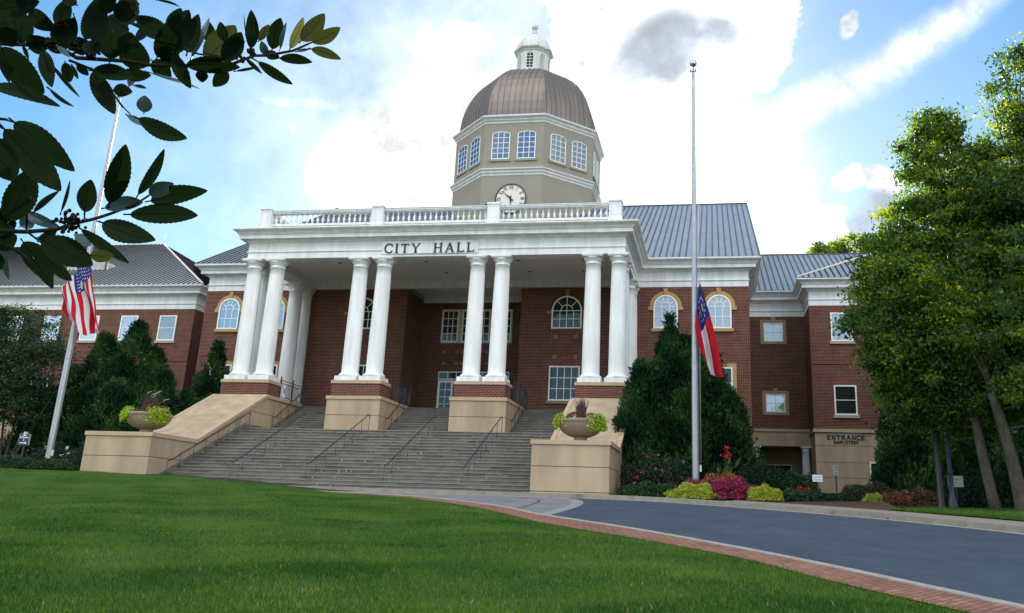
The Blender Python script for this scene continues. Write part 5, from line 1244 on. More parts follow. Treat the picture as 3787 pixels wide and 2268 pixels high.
mound('magenta_flower_mound', 'wide drift of magenta flowers between the two lime mounds', 'flowers', on(18.75, -11.3), (1.25, .8, .86), 15000, .085, [MG, MG2, MG, MGD, MG])
mound('magenta_flower_mound', 'narrow band of magenta flowers behind the left lime mound', 'flowers', on(17.3, -10.6), (1.15, .5, .80), 7000, .085, [MG, MG2, MGD])
mound('orange_coleus', 'orange coleus plants at the back of the flower bed, above the magenta flowers', 'plant', on(18.35, -9.6), (1.2, .6, 1.12), 9000, .10, [OR, OR2, OR])
mound('rose_bush', 'dark rose bush dotted with pink blooms between the right planter block and the flagpole', 'shrub', on(15.0, -8.3), (1.35, 1.1, 1.95), 13000, .11, [SG2, SG, MGD], flowers=(46, .11, [PK, MG2]))
mound('rose_bush', 'small rose bush with a few pink blooms just left of the right flagpole', 'shrub', on(16.4, -8.2), (.6, .7, 1.75), 4500, .11, [SG2, SG], flowers=(16, .11, [PK, MG2]))
mound('spreading_juniper', 'low spreading green juniper beside the right planter block', 'shrub', on(15.1, -10.3), (1.35, .8, .58), 9000, .16, [SG, SG3, J1], elong=2.2)
mound('dark_shrub', 'large dark round shrub right of the red cannas', 'shrub', on(20.2, -7.0), (1.3, 1.1, 1.75), 11000, .10, [SG2, SG, J3])
mound('dark_shrub', 'leggy dark shrub by the white column of the employee porch', 'shrub', on(22.0, -4.6), (1.3, 1, 1.3), 9000, .11, [SG2, SG, SG3])
mound('red_flower_clump', 'small clump of red flowers in front of the employee porch', 'flowers', on(21.9, -9.2), (.55, .5, .62), 3500, .09, [RD, SG2, OR2])
mound('spreading_juniper', 'low green ground cover right of the lime and magenta bed', 'shrub', on(21.4, -10.4), (1.0, .7, .45), 6000, .14, [SG, SG3], elong=2)
mound('spreading_juniper', 'low ground cover at the foot of the white sign', 'shrub', on(22.9, -9.8), (1.3, .6, .40), 6000, .14, [SG, SG2], elong=2)
mound('lime_flower_mound', 'small lime mound right of the sign posts, by the sidewalk', 'flowers', on(24.35, -13.1), (.52, .4, .36), 3000, .07, [YL, mat('lime_shade', (.15, .22, .02), .6)])
mound('rust_flower_mound', 'rust red flowering mound right of the small lime mound', 'flowers', on(25.1, -13.2), (.62, .45, .42), 3600, .07, [OR2, mat('rust_bloom', (.22, .045, .03), .6), MGD])
mound('mixed_perennials', 'straggly grey-brown perennials between the rust mound and the lamp posts', 'plant', on(26.3, -12.2), (.9, .6, .62), 5000, .09, [SG, OR2, SG2, mat('dusty_bloom', (.12, .08, .07), .7)])
mound('mixed_perennials', 'dark perennials against the base of the cedar', 'plant', on(25.2, -7.5), (1.7, .8, .85), 8000, .11, [SG2, SG, mat('plum_leaf', (.05, .015, .02), .6)])
mound('dark_shrub', 'dark shrub mass behind the maple trunks', 'shrub', on(30.5, -9.5), (2.6, 1.5, 1.6), 9000, .14, [SG2, J3])
def canna(label, x, y, k, h, red=True):
    t = thing('canna', label, 'plant', on(x, y)); q = MB(); f = []
    for i in range(k*9):
        a = random.uniform(0, 2*PI); r_ = random.uniform(.05, .75); zz = random.uniform(.2, h*.75); ln = random.uniform(.35, .7); P0 = Vector((r_*math.cos(a), r_*math.sin(a)*.6, zz)); d = Vector((math.cos(a)*.5, math.sin(a)*.5, .85)).normalized(); s_ = d.cross(Vector((0, 1, .2))).normalized()*.075
        q.add([P0, P0+s_+d*ln*.4, P0+d*ln, P0-s_+d*ln*.4], [(0, 1, 2, 3)])
    for i in range(k): x_ = random.uniform(-.5, .5); y_ = random.uniform(-.3, .3); zz = h*random.uniform(.85, 1.1); q.tube([(x_*.5, y_, 0), (x_, y_, zz)], .015, 4); f.append((x_, y_, zz))
    q.build('foliage', [SG3], t)
    C = np.repeat(np.array(f), 26, 0)+rng.normal(0, .085, (len(f)*26, 3)); C[:, 2] += .05; leafcloud('blossom', C, .12, [RD, RD, mat('red_bloom_deep', (.3, .01, .03), .6)], t)
canna('red canna lilies just right of the right flagpole', 18.3, -8.6, 3, 2.1)
canna('red canna lilies at the far left edge by the entrance sign', -25.0, -8.4, 3, 1.9)
mound('lime_flower_mound', 'lime-yellow mound at the far left edge of the lawn', 'flowers', on(-24.1, -10.6), (1.15, .6, .62), 5000, .09, [YL, YL2])
mound('red_flower_clump', 'low red flowers behind the far left lime mound', 'flowers', on(-23.6, -9.8), (1.1, .5, .80), 4000, .09, [RD, MGD, MG])
for i, (x, y, rx, rz) in enumerate(((-20.3, -9.9, 1.5, .55), (-17.6, -10.4, 1.4, .62), (-15.0, -10.5, 1.3, .50))):
    mound('spreading_juniper', ('low dark ground cover right of the entrance sign', 'low dark ground cover at the foot of the left flagpole', 'low dark ground cover left of the left planter block')[i], 'shrub', on(x, y), (rx, .8, rz), 7000, .14, [SG, SG2, SG3], elong=2)
mound('white_flowered_shrub', 'dark shrub with a few white blooms behind the left flagpole foot', 'shrub', on(-17.6, -7.4), (1.6, .9, 1.25), 8000, .10, [SG, SG2], flowers=(9, .10, [WB]))
mound('dark_shrub', 'dark round shrub between the left flagpole and the left planter block', 'shrub', on(-15.0, -7.8), (1.4, 1.1, 1.5), 8000, .10, [SG, SG2])
mound('dark_shrub', 'dark shrub mass under the crape myrtle', 'shrub', on(-22.5, -3.2), (3.5, 1.4, 2.4), 12000, .13, [SG2, J3, SG])
MB().box(25.05, 25.3, -9.9, -9.7, Hs(25, -9.8), Hs(25, -9.8)+.02).build('stray', [MULCH]).hide_render = False
bpy.data.objects.remove(bpy.data.objects['stray'])

# ================================================================== PLANTER URNS
STN = mat('urn_stone', (.27, .225, .165), .85, .2, noise=(3, .7, (.20, .165, .12)), bump=(50, .15))
LIME1 = mat('vine_lime', (.26, .40, .02), .5, .3, trans=(.25, (.3, .5, .02))); LIME2 = mat('vine_yellow', (.38, .46, .04), .5, .3, trans=(.2, (.4, .5, .04)))
PG = mat('purple_grass', (.035, .016, .02), .6); PG2 = mat('purple_grass_light', (.085, .045, .04), .6); PLM = mat('plume', (.42, .36, .26), .8)
def urn(x, y, side):
    z = -4.38; r = thing('planter_urn', 'wide round stone bowl planter on top of the %s planter block' % side, 'planter', (x, y, z), 'stone planter bowls')
    q = MB(); q.box(-.62, .62, -.62, .62, 0, .08); q.box(-.47, .47, -.47, .47, .08, .15); q.lathe([(.36, .15), (.33, .18), (.31, .28), (.34, .33)], (0, 0, 0), 32)
    q.build('foot', STN, r)
    q = MB().lathe([(.30, .30), (.45, .33), (.70, .43), (.92, .58), (1.06, .76), (1.12, .92), (1.13, .97), (1.17, .99), (1.18, 1.10), (1.16, 1.13), (1.06, 1.13), (1.04, 1.05)], (0, 0, 0), 48, cap=False)
    q.lathe([(1.05, 1.04), (.001, 1.07)], (0, 0, 0), 48, mi=1, cap=False); q.build('bowl', [STN, MULCH], r)
    def part_cloud(name, label, cat, P, size, mats, up=0, el=1.2):
        t = thing(name, label, cat, (x, y, z)); leafcloud('foliage', P, size, mats, t, up=up, elong=el); return t
    sides = [(-.95, -.3), (.85, -.5)] if side == 'right' else [(-.72, -.69), (.87, -.49)]
    for k, (sx, sy) in enumerate(sides):
        n = 900; u = rng.random(n); a = math.atan2(sy, sx)+rng.normal(0, .23 if side == 'left' else .27, n); drop = .62 if (k == 1) else .45
        rr = .92+.32*np.minimum(1, u*2.2)+rng.normal(0, .05, n); zz = 1.16+.14*np.sin(np.minimum(1, u*2.2)*PI)-np.maximum(0, u-.35)*drop*1.4+rng.normal(0, .05, n)
        part_cloud('trailing_vine', 'bright lime trailing vine over the %s rim of the %s stone bowl' % ('left' if k == 0 else 'right', side), 'plant', np.stack([rr*np.cos(a), rr*np.sin(a), zz], 1), .13, [LIME1, LIME2, LIME1], up=-.3)
    n = 1500; d = rng.normal(size=(n, 3)); d[:, 2] = abs(d[:, 2]); d /= np.linalg.norm(d, axis=1)[:, None]
    off = [(-.25, -.4, 1.08), (.55, -.3, 1.05)] if side == 'right' else [(.22, -.40, 1.18), (.62, .12, 1.16)]
    Pc = d*np.array((.42, .4, .40)); Pc += np.array(off)[rng.integers(0, 2, n)]
    part_cloud('coleus', 'rust coloured coleus in the middle of the %s stone bowl' % side, 'plant', Pc, .085, [OR2, mat('coleus_brown', (.16, .07, .025), .6), mat('coleus_plum', (.09, .02, .035), .6)])
    g = thing('fountain_grass', 'dark purple fountain grass rising from the %s stone bowl' % side, 'plant', (x, y, z)); q = MB(); k_ = 170
    wide = 1.0 if side == 'left' else .62
    for i in range(k_):
        a = random.uniform(0, 2*PI); l_ = random.uniform(.75, 1.25)*(1.0 if side == 'right' else .95); s_ = random.uniform(.05, .55)*wide; b0_ = Vector((random.uniform(-.2, .2), random.uniform(-.15, .15), 1.05))
        e_ = b0_+Vector((math.cos(a)*s_, math.sin(a)*s_*.8, l_)); mid = b0_.lerp(e_, .5)+Vector((-math.cos(a)*.05, 0, .06)); w_ = .016
        q.add([b0_-Vector((w_, 0, 0)), b0_+Vector((w_, 0, 0)), mid+Vector((w_*.8, 0, 0)), mid-Vector((w_*.8, 0, 0)), e_], [(0, 1, 2, 3), (3, 2, 4)], i % 2)
    q.build('blade', [PG, PG2], g)
    if side == 'left':
        q = MB()
        for dx, dz, l_ in ((.0, .0, .25), (.18, .05, .28), (.30, .12, .3), (-.25, .1, .28), (.75, -.3, .35), (.1, -.1, .2)): q.tube([(dx, -.1, 2.02+dz), (dx+.08, -.1, 2.14+dz), (dx+l_, -.1, 2.2+dz)], .022, 5, r1=.012)
        q.build('plume', [PLM], g)
urn(11.60, -8.85, 'right'); urn(-11.45, -8.85, 'left')

# ================================================================== SIGNS, LAMPS, BIRDS
def sign_entrance():
    x, y = -17.55, -9.9; zt = -4.52; t = thing('entrance_sign', 'black Entrance sign with a white arrow and wheelchair symbol left of the left flagpole', 'sign', (x, y, -6.6))
    w2, h = .30, .56; z0 = zt-h; z0 -= -6.6; zt_ = zt+6.6
    MB().box(-.045, .045, -.03, .05, -.2, z0+.05).build('post', SIGNB, t)
    out_ = [(-w2, z0), (w2, z0), (w2, zt_)]+[(.13*math.cos(R(a)), zt_+.12*math.sin(R(a))) for a in range(0, 181, 15)]+[(-w2, zt_)]
    ins = [(a*.93, (b-z0-h/2)*.95+z0+h/2) for a, b in out_]
    q = MB(); q.prism_y(out_, -.10, -.02, 0); q.build('panel_edge', mat('sign_edge_grey', (.30, .30, .31), .6), t)
    q = MB(); q.prism_y(ins, -.106, -.095); q.build('panel', SIGNB, t)
    q = MB(); n = 24
    ring(q, [(.075*math.cos(2*PI*k/n), zt_+.02+.075*math.sin(2*PI*k/n)) for k in range(n+1)], [(.05*math.cos(2*PI*k/n), zt_+.02+.05*math.sin(2*PI*k/n)) for k in range(n+1)], -.112, -.104)
    disc_y(q, 0, zt_+.02, .025, -.112, -.104, n=10); q.box(-.11, .11, -.111, -.104, zt_-.095, zt_-.065)
    za = z0+.10
    q.prism_y([(-.20, za-.02), (.10, za-.02), (.10, za-.06), (.19, za), (.10, za+.06), (.10, za+.02), (-.20, za+.02)], -.112, -.104); q.build('arrow_and_emblem', SIGNW, t)
    c = bpy.data.curves.new('sign_text', 'FONT'); c.body = 'Entrance'; c.size = .155; c.align_x = 'CENTER'; c.extrude = .004; co = bpy.data.objects.new('tmp', c)
    COL.objects.link(co); dg = bpy.context.evaluated_depsgraph_get(); me = bpy.data.meshes.new_from_object(co.evaluated_get(dg)); COL.objects.unlink(co); bpy.data.objects.remove(co)
    me.materials.clear(); me.materials.append(SIGNW); o = bpy.data.objects.new('lettering', me); COL.objects.link(o); o.parent = t; o.location = (0, -.112, z0+.335); o.rotation_euler = (PI/2, 0, 0); o.scale = (.93, 1.1, 1)
    q = MB(); q.box(-.055, .055, -.111, -.104, z0+.19, z0+.31, 0); q.build('wheelchair_panel', SIGNBL, t)
    q = MB(); n = 14; zc = z0+.225
    ring(q, [(.028*math.cos(2*PI*k/n), zc+.028*math.sin(2*PI*k/n)) for k in range(n+1)], [(.017*math.cos(2*PI*k/n), zc+.017*math.sin(2*PI*k/n)) for k in range(n+1)], -.116, -.111)
    q.box(-.012, .0, -.1155, -.111, zc+.01, zc+.065); disc_y(q, -.004, zc+.072, .010, -.1155, -.111, n=8); q.box(-.004, .035, -.115, -.111, zc+.025, zc+.035); q.build('wheelchair_symbol', SIGNW, t)
sign_entrance()
def text_obj(txt, size, loc, matl, parent, sx=1):
    c = bpy.data.curves.new('txt', 'FONT'); c.body = txt; c.size = size; c.align_x = 'CENTER'; c.extrude = .003; co = bpy.data.objects.new('tmp', c); COL.objects.link(co)
    dg = bpy.context.evaluated_depsgraph_get(); me = bpy.data.meshes.new_from_object(co.evaluated_get(dg)); COL.objects.unlink(co); bpy.data.objects.remove(co)
    me.materials.clear(); me.materials.append(matl); o = bpy.data.objects.new('lettering', me); COL.objects.link(o); o.parent = parent; o.location = loc; o.rotation_euler = (PI/2, 0, 0); o.scale = (sx, 1, 1); return o
x, y = 22.55, -9.4; z = Hs(x, y)
t = thing('notice_sign', 'white rectangular employee entrance sign on a short black post', 'sign', (x, y, z))
MB().box(-.03, .03, -.0, .05, -.1, .95).build('post', SIGNB, t); MB().box(-.22, .22, -.03, -.005, .90, 1.20).build('panel', SIGNW, t)
text_obj('EMPLOYEE', .075, (0, -.034, 1.07), SIGNBL, t); text_obj('ENTRANCE', .075, (0, -.034, .96), SIGNBL, t)
x, y = 23.3, -9.9; z = Hs(x, y)
t = thing('notice_sign', 'narrow grey upright sign box on a tall black post', 'sign', (x, y, z))
MB().box(-.035, .035, -.0, .06, -.1, 1.25).build('post', SIGNB, t); MB().box(-.13, .11, -.05, .08, 1.2, 1.62).build('panel', mat('sign_grey', (.22, .225, .23), .6), t)
q = MB(); q.box(-.05, .07, -.055, -.048, 1.28, 1.31); q.box(-.045, .065, -.055, -.048, 1.42, 1.44); disc_y(q, .01, 1.53, .035, -.055, -.048, n=10); q.build('marking', SIGNB, t)
def lamp(x, y, label):
    z = Hs(x, max(y, -10.6))-.3; t = thing('lamp_post', label, 'street lamp', (x, y, z)); h = 5.4
    q = MB().lathe([(.24, 0), (.24, .12), (.19, .16), (.17, .45), (.13, .55), (.105, .75), (.10, 1.6), (.115, 1.62), (.115, 1.70), (.085, 1.74), (.065, h-.5), (.10, h-.42), (.07, h-.35), (.07, h)], (0, 0, 0), 16); q.build('post', BLUEGREY, t)
    q = MB().lathe([(.10, h), (.22, h+.12), (.24, h+.5), (.20, h+.75), (.10, h+.92), (.02, h+1.0)], (0, 0, 0), 16); q.build('lamp_globe', mat('lamp_glass', (.35, .36, .36), .3), t)
    return t
lamp(27.5, -12.4, 'blue-grey ornamental lamp post left of the maple trunks')
x, y = 27.75, -12.15; t = thing('notice_sign', 'pale rectangular sign fixed low behind the ornamental lamp post', 'sign', (x, y, Hs(x, -10.6)-.3))
MB().box(-.30, .30, 0, .03, 1.05, 1.50).build('panel', mat('sign_pale', (.33, .33, .31), .6), t); MB().box(-.03, .03, .03, .08, -.1, 1.4).build('post', SIGNB, t)
q = MB(); q.box(-.22, .16, -.004, 0, 1.34, 1.37); q.box(-.22, .05, -.004, 0, 1.22, 1.245); q.build('marking', mat('sign_faded', (.2, .12, .12)), t)
x, y = 26.85, -13.3; t = thing('light_pole', 'plain dark pole rising into the maple leaves, left of the ornamental lamp post', 'pole', (x, y, -7.1))
MB().lathe([(.17, 0), (.17, .2), (.13, .25), (.10, 6.5), (.07, 9)], (0, 0, 0), 14).build('post', IRON, t)
MB().box(-.25, .25, -.5, .1, 8.95, 9.1).build('lamp_head', IRON, t)
def bird(x, y, z, label, rz):
    t = thing('pigeon', label, 'bird', (x, y, z), rz=rz); DK = mat('dark_feather', (.03, .03, .035), .6)
    vs = []; fs = []; prof = [(-.20, .02, .015, .012), (-.12, .03, .03, .02), (-.04, .05, .062, .055), (.04, .075, .068, .065), (.10, .11, .048, .05), (.13, .145, .034, .036), (.16, .165, .032, .032), (.19, .165, .018, .018), (.215, .158, .004, .004)]
    n = 10
    for px, pz, ry, rz_ in prof:
        for k in range(n): a = 2*PI*k/n; vs.append((px, ry*math.cos(a), .06+pz+rz_*math.sin(a)))
    for i in range(len(prof)-1):
        for k in range(n): fs.append((i*n+k, i*n+(k+1) % n, (i+1)*n+(k+1) % n, (i+1)*n+k))
    q = MB().add(vs, fs, 0, True)
    for s_ in (-1, 1): q.tube([(.02, s_*.02, .08), (.02, s_*.02, 0), (.05, s_*.02, 0)], .005, 4)
    q.build('body', DK, t)
bird(-7.05, 1.0, 11.64, 'small dark pigeon perched on the left part of the balustrade', 1.2)
bird(3.33, 1.0, 11.66, 'dark pigeon perched on the balustrade beside the clock face', 0)

# ================================================================== HOLLY BRANCH OVERHEAD
LEAVES=[[17.434,-49.615,-7.193,17.474,-49.609,-7.166,0.0211,1],[17.405,-49.596,-7.177,17.435,-49.59,-7.127,0.0273,1],[17.392,-49.602,-7.193,17.407,-49.602,-7.139,0.0157,2],[17.476,-49.691,-7.251,17.518,-49.681,-7.264,0.0143,1],[17.36,-49.574,-7.192,17.409,-49.56,-7.194,0.0161,0],[17.352,-49.585,-7.182,17.372,-49.607,-7.141,0.0247,0],[17.374,-49.599,-7.191,17.387,-49.614,-7.154,0.0072,3],[17.361,-49.639,-7.2,17.376,-49.642,-7.175,0.0125,2],[17.394,-49.707,-7.255,17.4,-49.73,-7.208,0.0182,0],[17.364,-49.679,-7.213,17.358,-49.682,-7.181,0.0016,0],[17.329,-49.56,-7.178,17.323,-49.572,-7.158,0.0133,3],[17.351,-49.599,-7.195,17.374,-49.597,-7.206,0.0158,0],[17.387,-49.574,-7.182,17.412,-49.576,-7.18,0.0051,3],[17.404,-49.701,-7.273,17.446,-49.674,-7.296,0.0143,0],[17.369,-49.678,-7.252,17.396,-49.673,-7.276,0.0067,0],[17.288,-49.574,-7.211,17.321,-49.563,-7.199,0.0051,0],[17.277,-49.679,-7.258,17.343,-49.647,-7.248,0.0256,0],[17.314,-49.634,-7.244,17.291,-49.628,-7.267,0.0209,0],[17.308,-49.684,-7.271,17.305,-49.675,-7.286,0.0173,0],[17.268,-49.624,-7.219,17.304,-49.616,-7.156,0.0411,1],[17.258,-49.602,-7.181,17.258,-49.617,-7.147,0.0189,0],[17.327,-49.67,-7.218,17.324,-49.684,-7.193,0.015,0],[17.345,-49.69,-7.262,17.376,-49.708,-7.228,0.0278,0],[17.254,-49.638,-7.221,17.28,-49.648,-7.16,0.0098,3],[17.306,-49.72,-7.264,17.319,-49.728,-7.208,0.0221,0],[17.231,-49.682,-7.245,17.284,-49.702,-7.182,0.0407,0],[17.202,-49.627,-7.172,17.22,-49.636,-7.132,0.023,0],[17.247,-49.691,-7.218,17.203,-49.707,-7.19,0.0297,0],[17.129,-49.607,-7.167,17.162,-49.62,-7.143,0.0147,3],[17.125,-49.602,-7.213,17.146,-49.622,-7.177,0.044,0],[17.182,-49.629,-7.218,17.206,-49.611,-7.237,0.0257,0],[17.286,-49.721,-7.266,17.304,-49.696,-7.307,0.0195,0],[17.231,-49.68,-7.235,17.262,-49.669,-7.249,0.0272,0],[17.221,-49.68,-7.268,17.306,-49.678,-7.298,0.0054,3],[17.196,-49.704,-7.28,17.231,-49.687,-7.277,0.0186,0],[17.179,-49.654,-7.273,17.196,-49.647,-7.275,0.0055,3],[17.094,-49.56,-7.22,17.1,-49.559,-7.193,0.0121,3],[17.178,-49.621,-7.301,17.181,-49.63,-7.277,0.0226,3],[17.213,-49.682,-7.148,17.243,-49.669,-7.153,0.0042,0],[17.244,-49.665,-7.247,17.268,-49.654,-7.257,0.0082,3],[17.139,-49.644,-7.162,17.138,-49.649,-7.104,0.0316,0],[17.22,-49.729,-7.263,17.208,-49.733,-7.226,0.0183,0],[17.348,-49.698,-7.267,17.381,-49.704,-7.24,0.0197,0],[17.188,-49.721,-7.268,17.19,-49.724,-7.194,0.0456,0],[17.197,-49.765,-7.268,17.197,-49.768,-7.203,0.0314,0],[17.171,-49.728,-7.29,17.206,-49.713,-7.351,0.0259,0],[17.196,-49.758,-7.307,17.259,-49.755,-7.319,0.0219,0],[17.092,-49.803,-7.349,17.196,-49.797,-7.381,0.0182,0],[17.024,-49.74,-7.25,17.065,-49.69,-7.3,0.0384,0],[17.149,-49.795,-7.295,17.171,-49.791,-7.349,0.0194,0],[17.059,-49.685,-7.247,17.101,-49.663,-7.294,0.0063,0],[17.127,-49.749,-7.326,17.166,-49.742,-7.352,0.0058,0],[17.127,-49.732,-7.276,17.129,-49.718,-7.3,0.0163,0],[17.152,-49.746,-7.29,17.162,-49.741,-7.309,0.0064,0],[17.205,-49.796,-7.32,17.217,-49.786,-7.331,0.0111,0],[17.146,-49.771,-7.274,17.163,-49.764,-7.288,0.0073,3],[17.084,-49.711,-7.23,17.121,-49.725,-7.199,0.0302,0],[17.099,-49.731,-7.214,17.109,-49.731,-7.17,0.0221,0],[17.059,-49.745,-7.248,17.062,-49.75,-7.204,0.0305,0],[17.099,-49.815,-7.289,17.123,-49.816,-7.276,0.0264,0],[17.133,-49.815,-7.244,17.161,-49.794,-7.265,0.0235,0],[17.073,-49.804,-7.231,17.13,-49.799,-7.221,0.0271,0],[16.987,-49.71,-7.197,16.983,-49.715,-7.148,0.0377,0],[17.112,-49.688,-7.212,17.128,-49.704,-7.156,0.0273,0],[17.162,-49.745,-7.271,17.155,-49.75,-7.247,0.0353,0],[17.091,-49.759,-7.268,17.119,-49.762,-7.255,0.0278,0],[17.06,-49.77,-7.294,17.079,-49.765,-7.324,0.0085,0],[17.095,-49.775,-7.272,17.098,-49.763,-7.288,0.0053,0],[17.097,-49.703,-7.179,17.1,-49.692,-7.208,0.0045,0],[17.207,-49.75,-7.22,17.239,-49.753,-7.204,0.0278,0],[17.264,-49.786,-7.301,17.276,-49.796,-7.276,0.0263,0],[17.173,-49.686,-7.297,17.197,-49.676,-7.296,0.0189,0],[17.085,-49.78,-7.27,17.062,-49.786,-7.241,0.0315,0],[17.111,-49.716,-7.234,17.086,-49.724,-7.205,0.0311,0],[17.094,-49.732,-7.252,17.121,-49.726,-7.24,0.0219,0],[17.201,-49.757,-7.28,17.178,-49.762,-7.265,0.0231,0],[17.206,-49.784,-7.231,17.232,-49.786,-7.21,0.027,0],[17.123,-49.73,-7.181,17.102,-49.735,-7.169,0.0177,0],[17.077,-49.788,-7.284,17.079,-49.767,-7.317,0.0167,0],[17.111,-49.776,-7.389,17.187,-49.741,-7.448,0.034,0],[17.18,-49.857,-7.44,17.246,-49.823,-7.51,0.0341,0],[17.12,-49.828,-7.436,17.155,-49.8,-7.485,0.045,0],[17.125,-49.765,-7.526,17.146,-49.768,-7.452,0.0381,0],[17.082,-49.7,-7.487,17.127,-49.676,-7.505,0.0151,3],[17.173,-49.779,-7.519,17.203,-49.778,-7.49,0.0082,0],[17.161,-49.721,-7.498,17.167,-49.724,-7.452,0.0045,0],[17.237,-49.768,-7.517,17.239,-49.771,-7.473,0.0237,0],[17.114,-49.697,-7.53,17.137,-49.695,-7.513,0.014,0],[17.08,-49.686,-7.527,17.106,-49.649,-7.571,0.0338,0],[17.15,-49.739,-7.569,17.175,-49.723,-7.606,0.015,0],[17.205,-49.792,-7.561,17.257,-49.76,-7.586,0.0365,0],[17.119,-49.679,-7.55,17.152,-49.666,-7.579,0.0159,0],[17.044,-49.687,-7.525,17.05,-49.664,-7.576,0.0098,3],[17.144,-49.668,-7.513,17.169,-49.664,-7.528,0.0162,3],[17.062,-49.677,-7.501,17.08,-49.677,-7.486,0.0199,3],[17.088,-49.727,-7.559,17.09,-49.722,-7.579,0.0102,0],[17.084,-49.746,-7.52,17.112,-49.737,-7.518,0.0424,0],[17.092,-49.738,-7.537,17.105,-49.728,-7.552,0.0306,0],[17.318,-49.827,-7.529,17.348,-49.856,-7.466,0.0259,0],[17.308,-49.768,-7.495,17.338,-49.774,-7.435,0.0143,0],[17.313,-49.754,-7.49,17.342,-49.75,-7.473,0.0212,3],[17.304,-49.738,-7.492,17.391,-49.748,-7.484,0.0244,0],[17.294,-49.759,-7.518,17.389,-49.757,-7.521,0.0258,0],[17.306,-49.818,-7.55,17.379,-49.815,-7.573,0.0278,0],[17.245,-49.745,-7.503,17.301,-49.747,-7.497,0.0186,3],[17.336,-49.828,-7.419,17.406,-49.827,-7.448,0.0211,0],[17.26,-49.755,-7.375,17.287,-49.748,-7.389,0.009,3],[17.216,-49.744,-7.531,17.275,-49.718,-7.571,0.0146,0],[17.27,-49.784,-7.58,17.294,-49.773,-7.577,0.0157,1]]
TWIGS=[[[[16.953,-49.7,-7.215],[17.044,-49.666,-7.205],[17.06,-49.64,-7.212],[17.161,-49.659,-7.234],[17.184,-49.636,-7.229],[17.228,-49.61,-7.219],[17.321,-49.633,-7.233],[17.342,-49.615,-7.21],[17.35,-49.595,-7.199],[17.41,-49.624,-7.211],[17.422,-49.607,-7.191]],0.0045],[[[17.157,-49.658,-7.168],[17.217,-49.62,-7.192],[17.235,-49.596,-7.19],[17.317,-49.617,-7.216]],0.003],[[[17.136,-49.736,-7.275],[17.153,-49.711,-7.276],[17.158,-49.687,-7.285],[17.21,-49.705,-7.336],[17.193,-49.691,-7.323],[17.194,-49.668,-7.328]],0.0025],[[[17.105,-49.769,-7.539],[17.135,-49.744,-7.533],[17.16,-49.722,-7.523],[17.216,-49.754,-7.526],[17.225,-49.735,-7.514],[17.231,-49.717,-7.501],[17.291,-49.749,-7.501],[17.296,-49.732,-7.482]],0.004],[[[17.11,-49.809,-7.399],[17.112,-49.79,-7.392],[17.106,-49.771,-7.387]],0.003],[[[17.113,-49.807,-7.406],[17.109,-49.787,-7.404]],0.003],[[[17.12,-49.752,-7.553],[17.127,-49.727,-7.563],[17.121,-49.703,-7.575],[17.175,-49.728,-7.602]],0.0025],[[[17.142,-49.756,-7.489],[17.122,-49.734,-7.504],[17.105,-49.711,-7.522]],0.003],[[[17.145,-49.753,-7.536],[17.147,-49.729,-7.543],[17.149,-49.706,-7.55]],0.002],[[[17.241,-49.773,-7.519],[17.226,-49.754,-7.519],[17.218,-49.736,-7.516]],0.0015],[[[17.431,-49.623,-7.201],[17.43,-49.607,-7.187]],0.002],[[[17.348,-49.631,-7.223],[17.348,-49.611,-7.219]],0.002],[[[17.222,-49.664,-7.181],[17.161,-49.657,-7.169]],0.003]]
BERRIES=[[17.212,-49.764,-7.529,0.0208,46],[17.354,-49.641,-7.22,0.0081,22],[17.339,-49.641,-7.231,0.0073,14],[17.19,-49.703,-7.174,0.0159,60],[17.18,-49.75,-7.272,0.0131,50],[17.126,-49.762,-7.263,0.0112,30],[17.175,-49.788,-7.506,0.0014,2],[17.161,-49.755,-7.267,0.0112,30]]

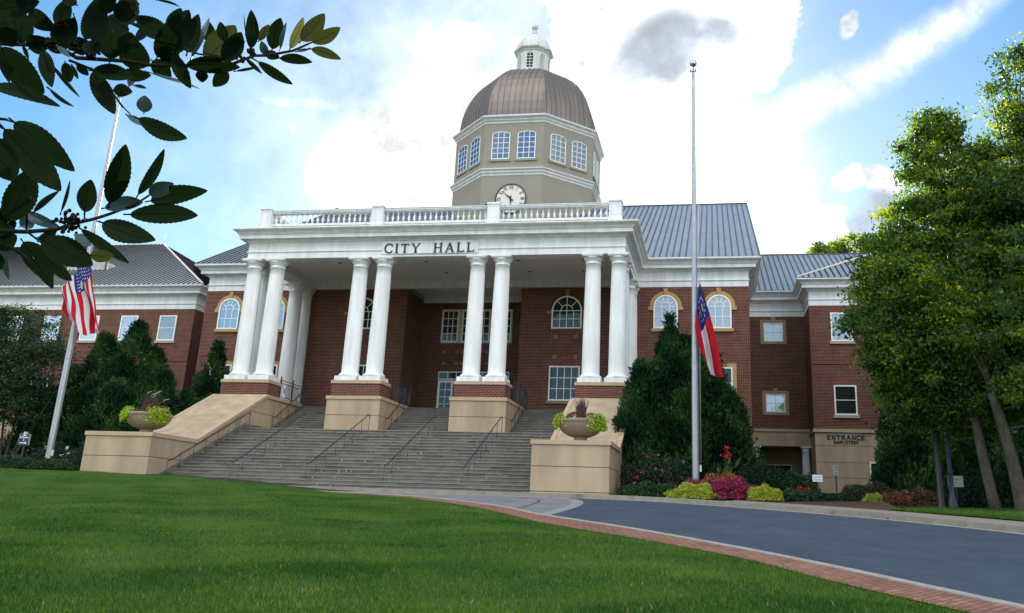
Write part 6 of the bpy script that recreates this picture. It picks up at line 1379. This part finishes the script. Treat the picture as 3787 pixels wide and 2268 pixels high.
HL0 = mat('holly_leaf', (.0025, .007, .003), .6, .04, trans=(.10, (.012, .03, .005)))
HL1 = mat('holly_leaf_olive', (.012, .016, .005), .6, .06, trans=(.2, (.05, .065, .015)))
HL2 = mat('holly_leaf_yellow', (.04, .045, .012), .6, .08, trans=(.3, (.14, .15, .035)))
HL3 = mat('holly_leaf_gloss', (.03, .06, .07), .22, .8)
ht = thing('holly_tree', 'overhanging evergreen branch with dark glossy spiny leaves and berry clusters, top left', 'tree branch', (16.9, -49.6, -7.4))
HB = Vector((16.9, -49.6, -7.4)); q = MB()
for li, (ax, ay, az, bx, by, bz, wd, kd) in enumerate(LEAVES):
    A = Vector((ax, ay, az)); B_ = Vector((bx, by, bz)); d = B_-A; ln = d.length; d.normalize()
    toc = (CAMLOC-A).normalized(); s_ = d.cross(toc).normalized(); nn = s_.cross(d).normalized()
    tilt = random.uniform(-.35, .35); s_ = (s_*math.cos(tilt)+nn*math.sin(tilt)).normalized(); nn = s_.cross(d).normalized()
    ns = 26; rows_ = []
    curl = random.uniform(-.10, .10)*ln; bend = random.uniform(-.05, .05)*ln; fold = .16
    for i in range(ns+1):
        t = i/ns; w_ = wd*.5*(math.sin(PI*min(1, t**.85))**.72) if t < 1 else 0
        if t > .93: w_ = wd*.5*max(0, (1-t)/.07)*.36
        ser = 1+(.045 if i % 2 else -.02)*(1 if .1 < t < .93 else 0)
        ctr = A+d*ln*t+nn*curl*math.sin(PI*t)+s_*bend*math.sin(PI*t)
        rows_.append([ctr-s_*w_*ser+nn*w_*fold, ctr-s_*w_*.5+nn*w_*fold*.35, ctr-nn*wd*.012, ctr+s_*w_*.5+nn*w_*fold*.35, ctr+s_*w_*ser+nn*w_*fold])
    vs = [p-HB for r_ in rows_ for p in r_]
    q.add(vs, [(5*i+k, 5*i+k+1, 5*i+k+6, 5*i+k+5) for i in range(ns) for k in range(4)], kd, True)
    # stalk and midrib
    q.tube([A-d*ln*.09-HB, A+d*ln*.02-HB], .0011, 4, mi=kd)
    q.tube([rows_[i_][2]+nn*wd*.002-HB for i_ in range(0, 24, 3)], .0006, 3, mi=kd, r1=.0003)
q.build('leaves', [HL0, HL1, HL2, HL3], ht)
q = MB()
for pts, r_ in TWIGS: q.tube([Vector(p)-HB for p in pts], r_*.8, 7, r1=r_*.4)
q.tube([Vector(TWIGS[0][0][0])-HB, Vector((16.4, -50.2, -7.2))-HB, Vector((14.5, -51, -7.5))-HB], .009, 7, r1=.03)
q.tube([Vector(TWIGS[3][0][0])-HB, Vector((16.3, -50.3, -7.6))-HB, Vector((14.5, -51, -7.5))-HB], .008, 7, r1=.03)
q.build('twig', [mat('holly_twig', (.022, .02, .014), .9, .05)], ht)
MB().tube([Vector((14.5, -51, -9.8))-HB, Vector((14.5, -51, -7.5))-HB, Vector((14.7, -51.1, -4.5))-HB], .16, 12, r1=.08).build('trunk', [BARK], ht)
for x, y, z, r_, n in BERRIES:
    q = MB()
    for k in range(n):
        o_ = Vector((random.gauss(0, 1), random.gauss(0, 1), random.gauss(0, 1)))*r_*.36; rad = .0024*random.uniform(.8, 1.2)
        q.lathe([(rad*math.sin(PI*j/6)+1e-5, -rad*math.cos(PI*j/6)) for j in range(7)], Vector((x, y, z))+o_-HB, 7, cap=False)
        if k % 3 == 0: q.tube([Vector((x, y, z))-HB, Vector((x, y, z))+o_-HB], .0007, 3)
    q.build('berry_cluster', [mat('unripe_berry', (.014, .018, .009), .9, .03)], ht)
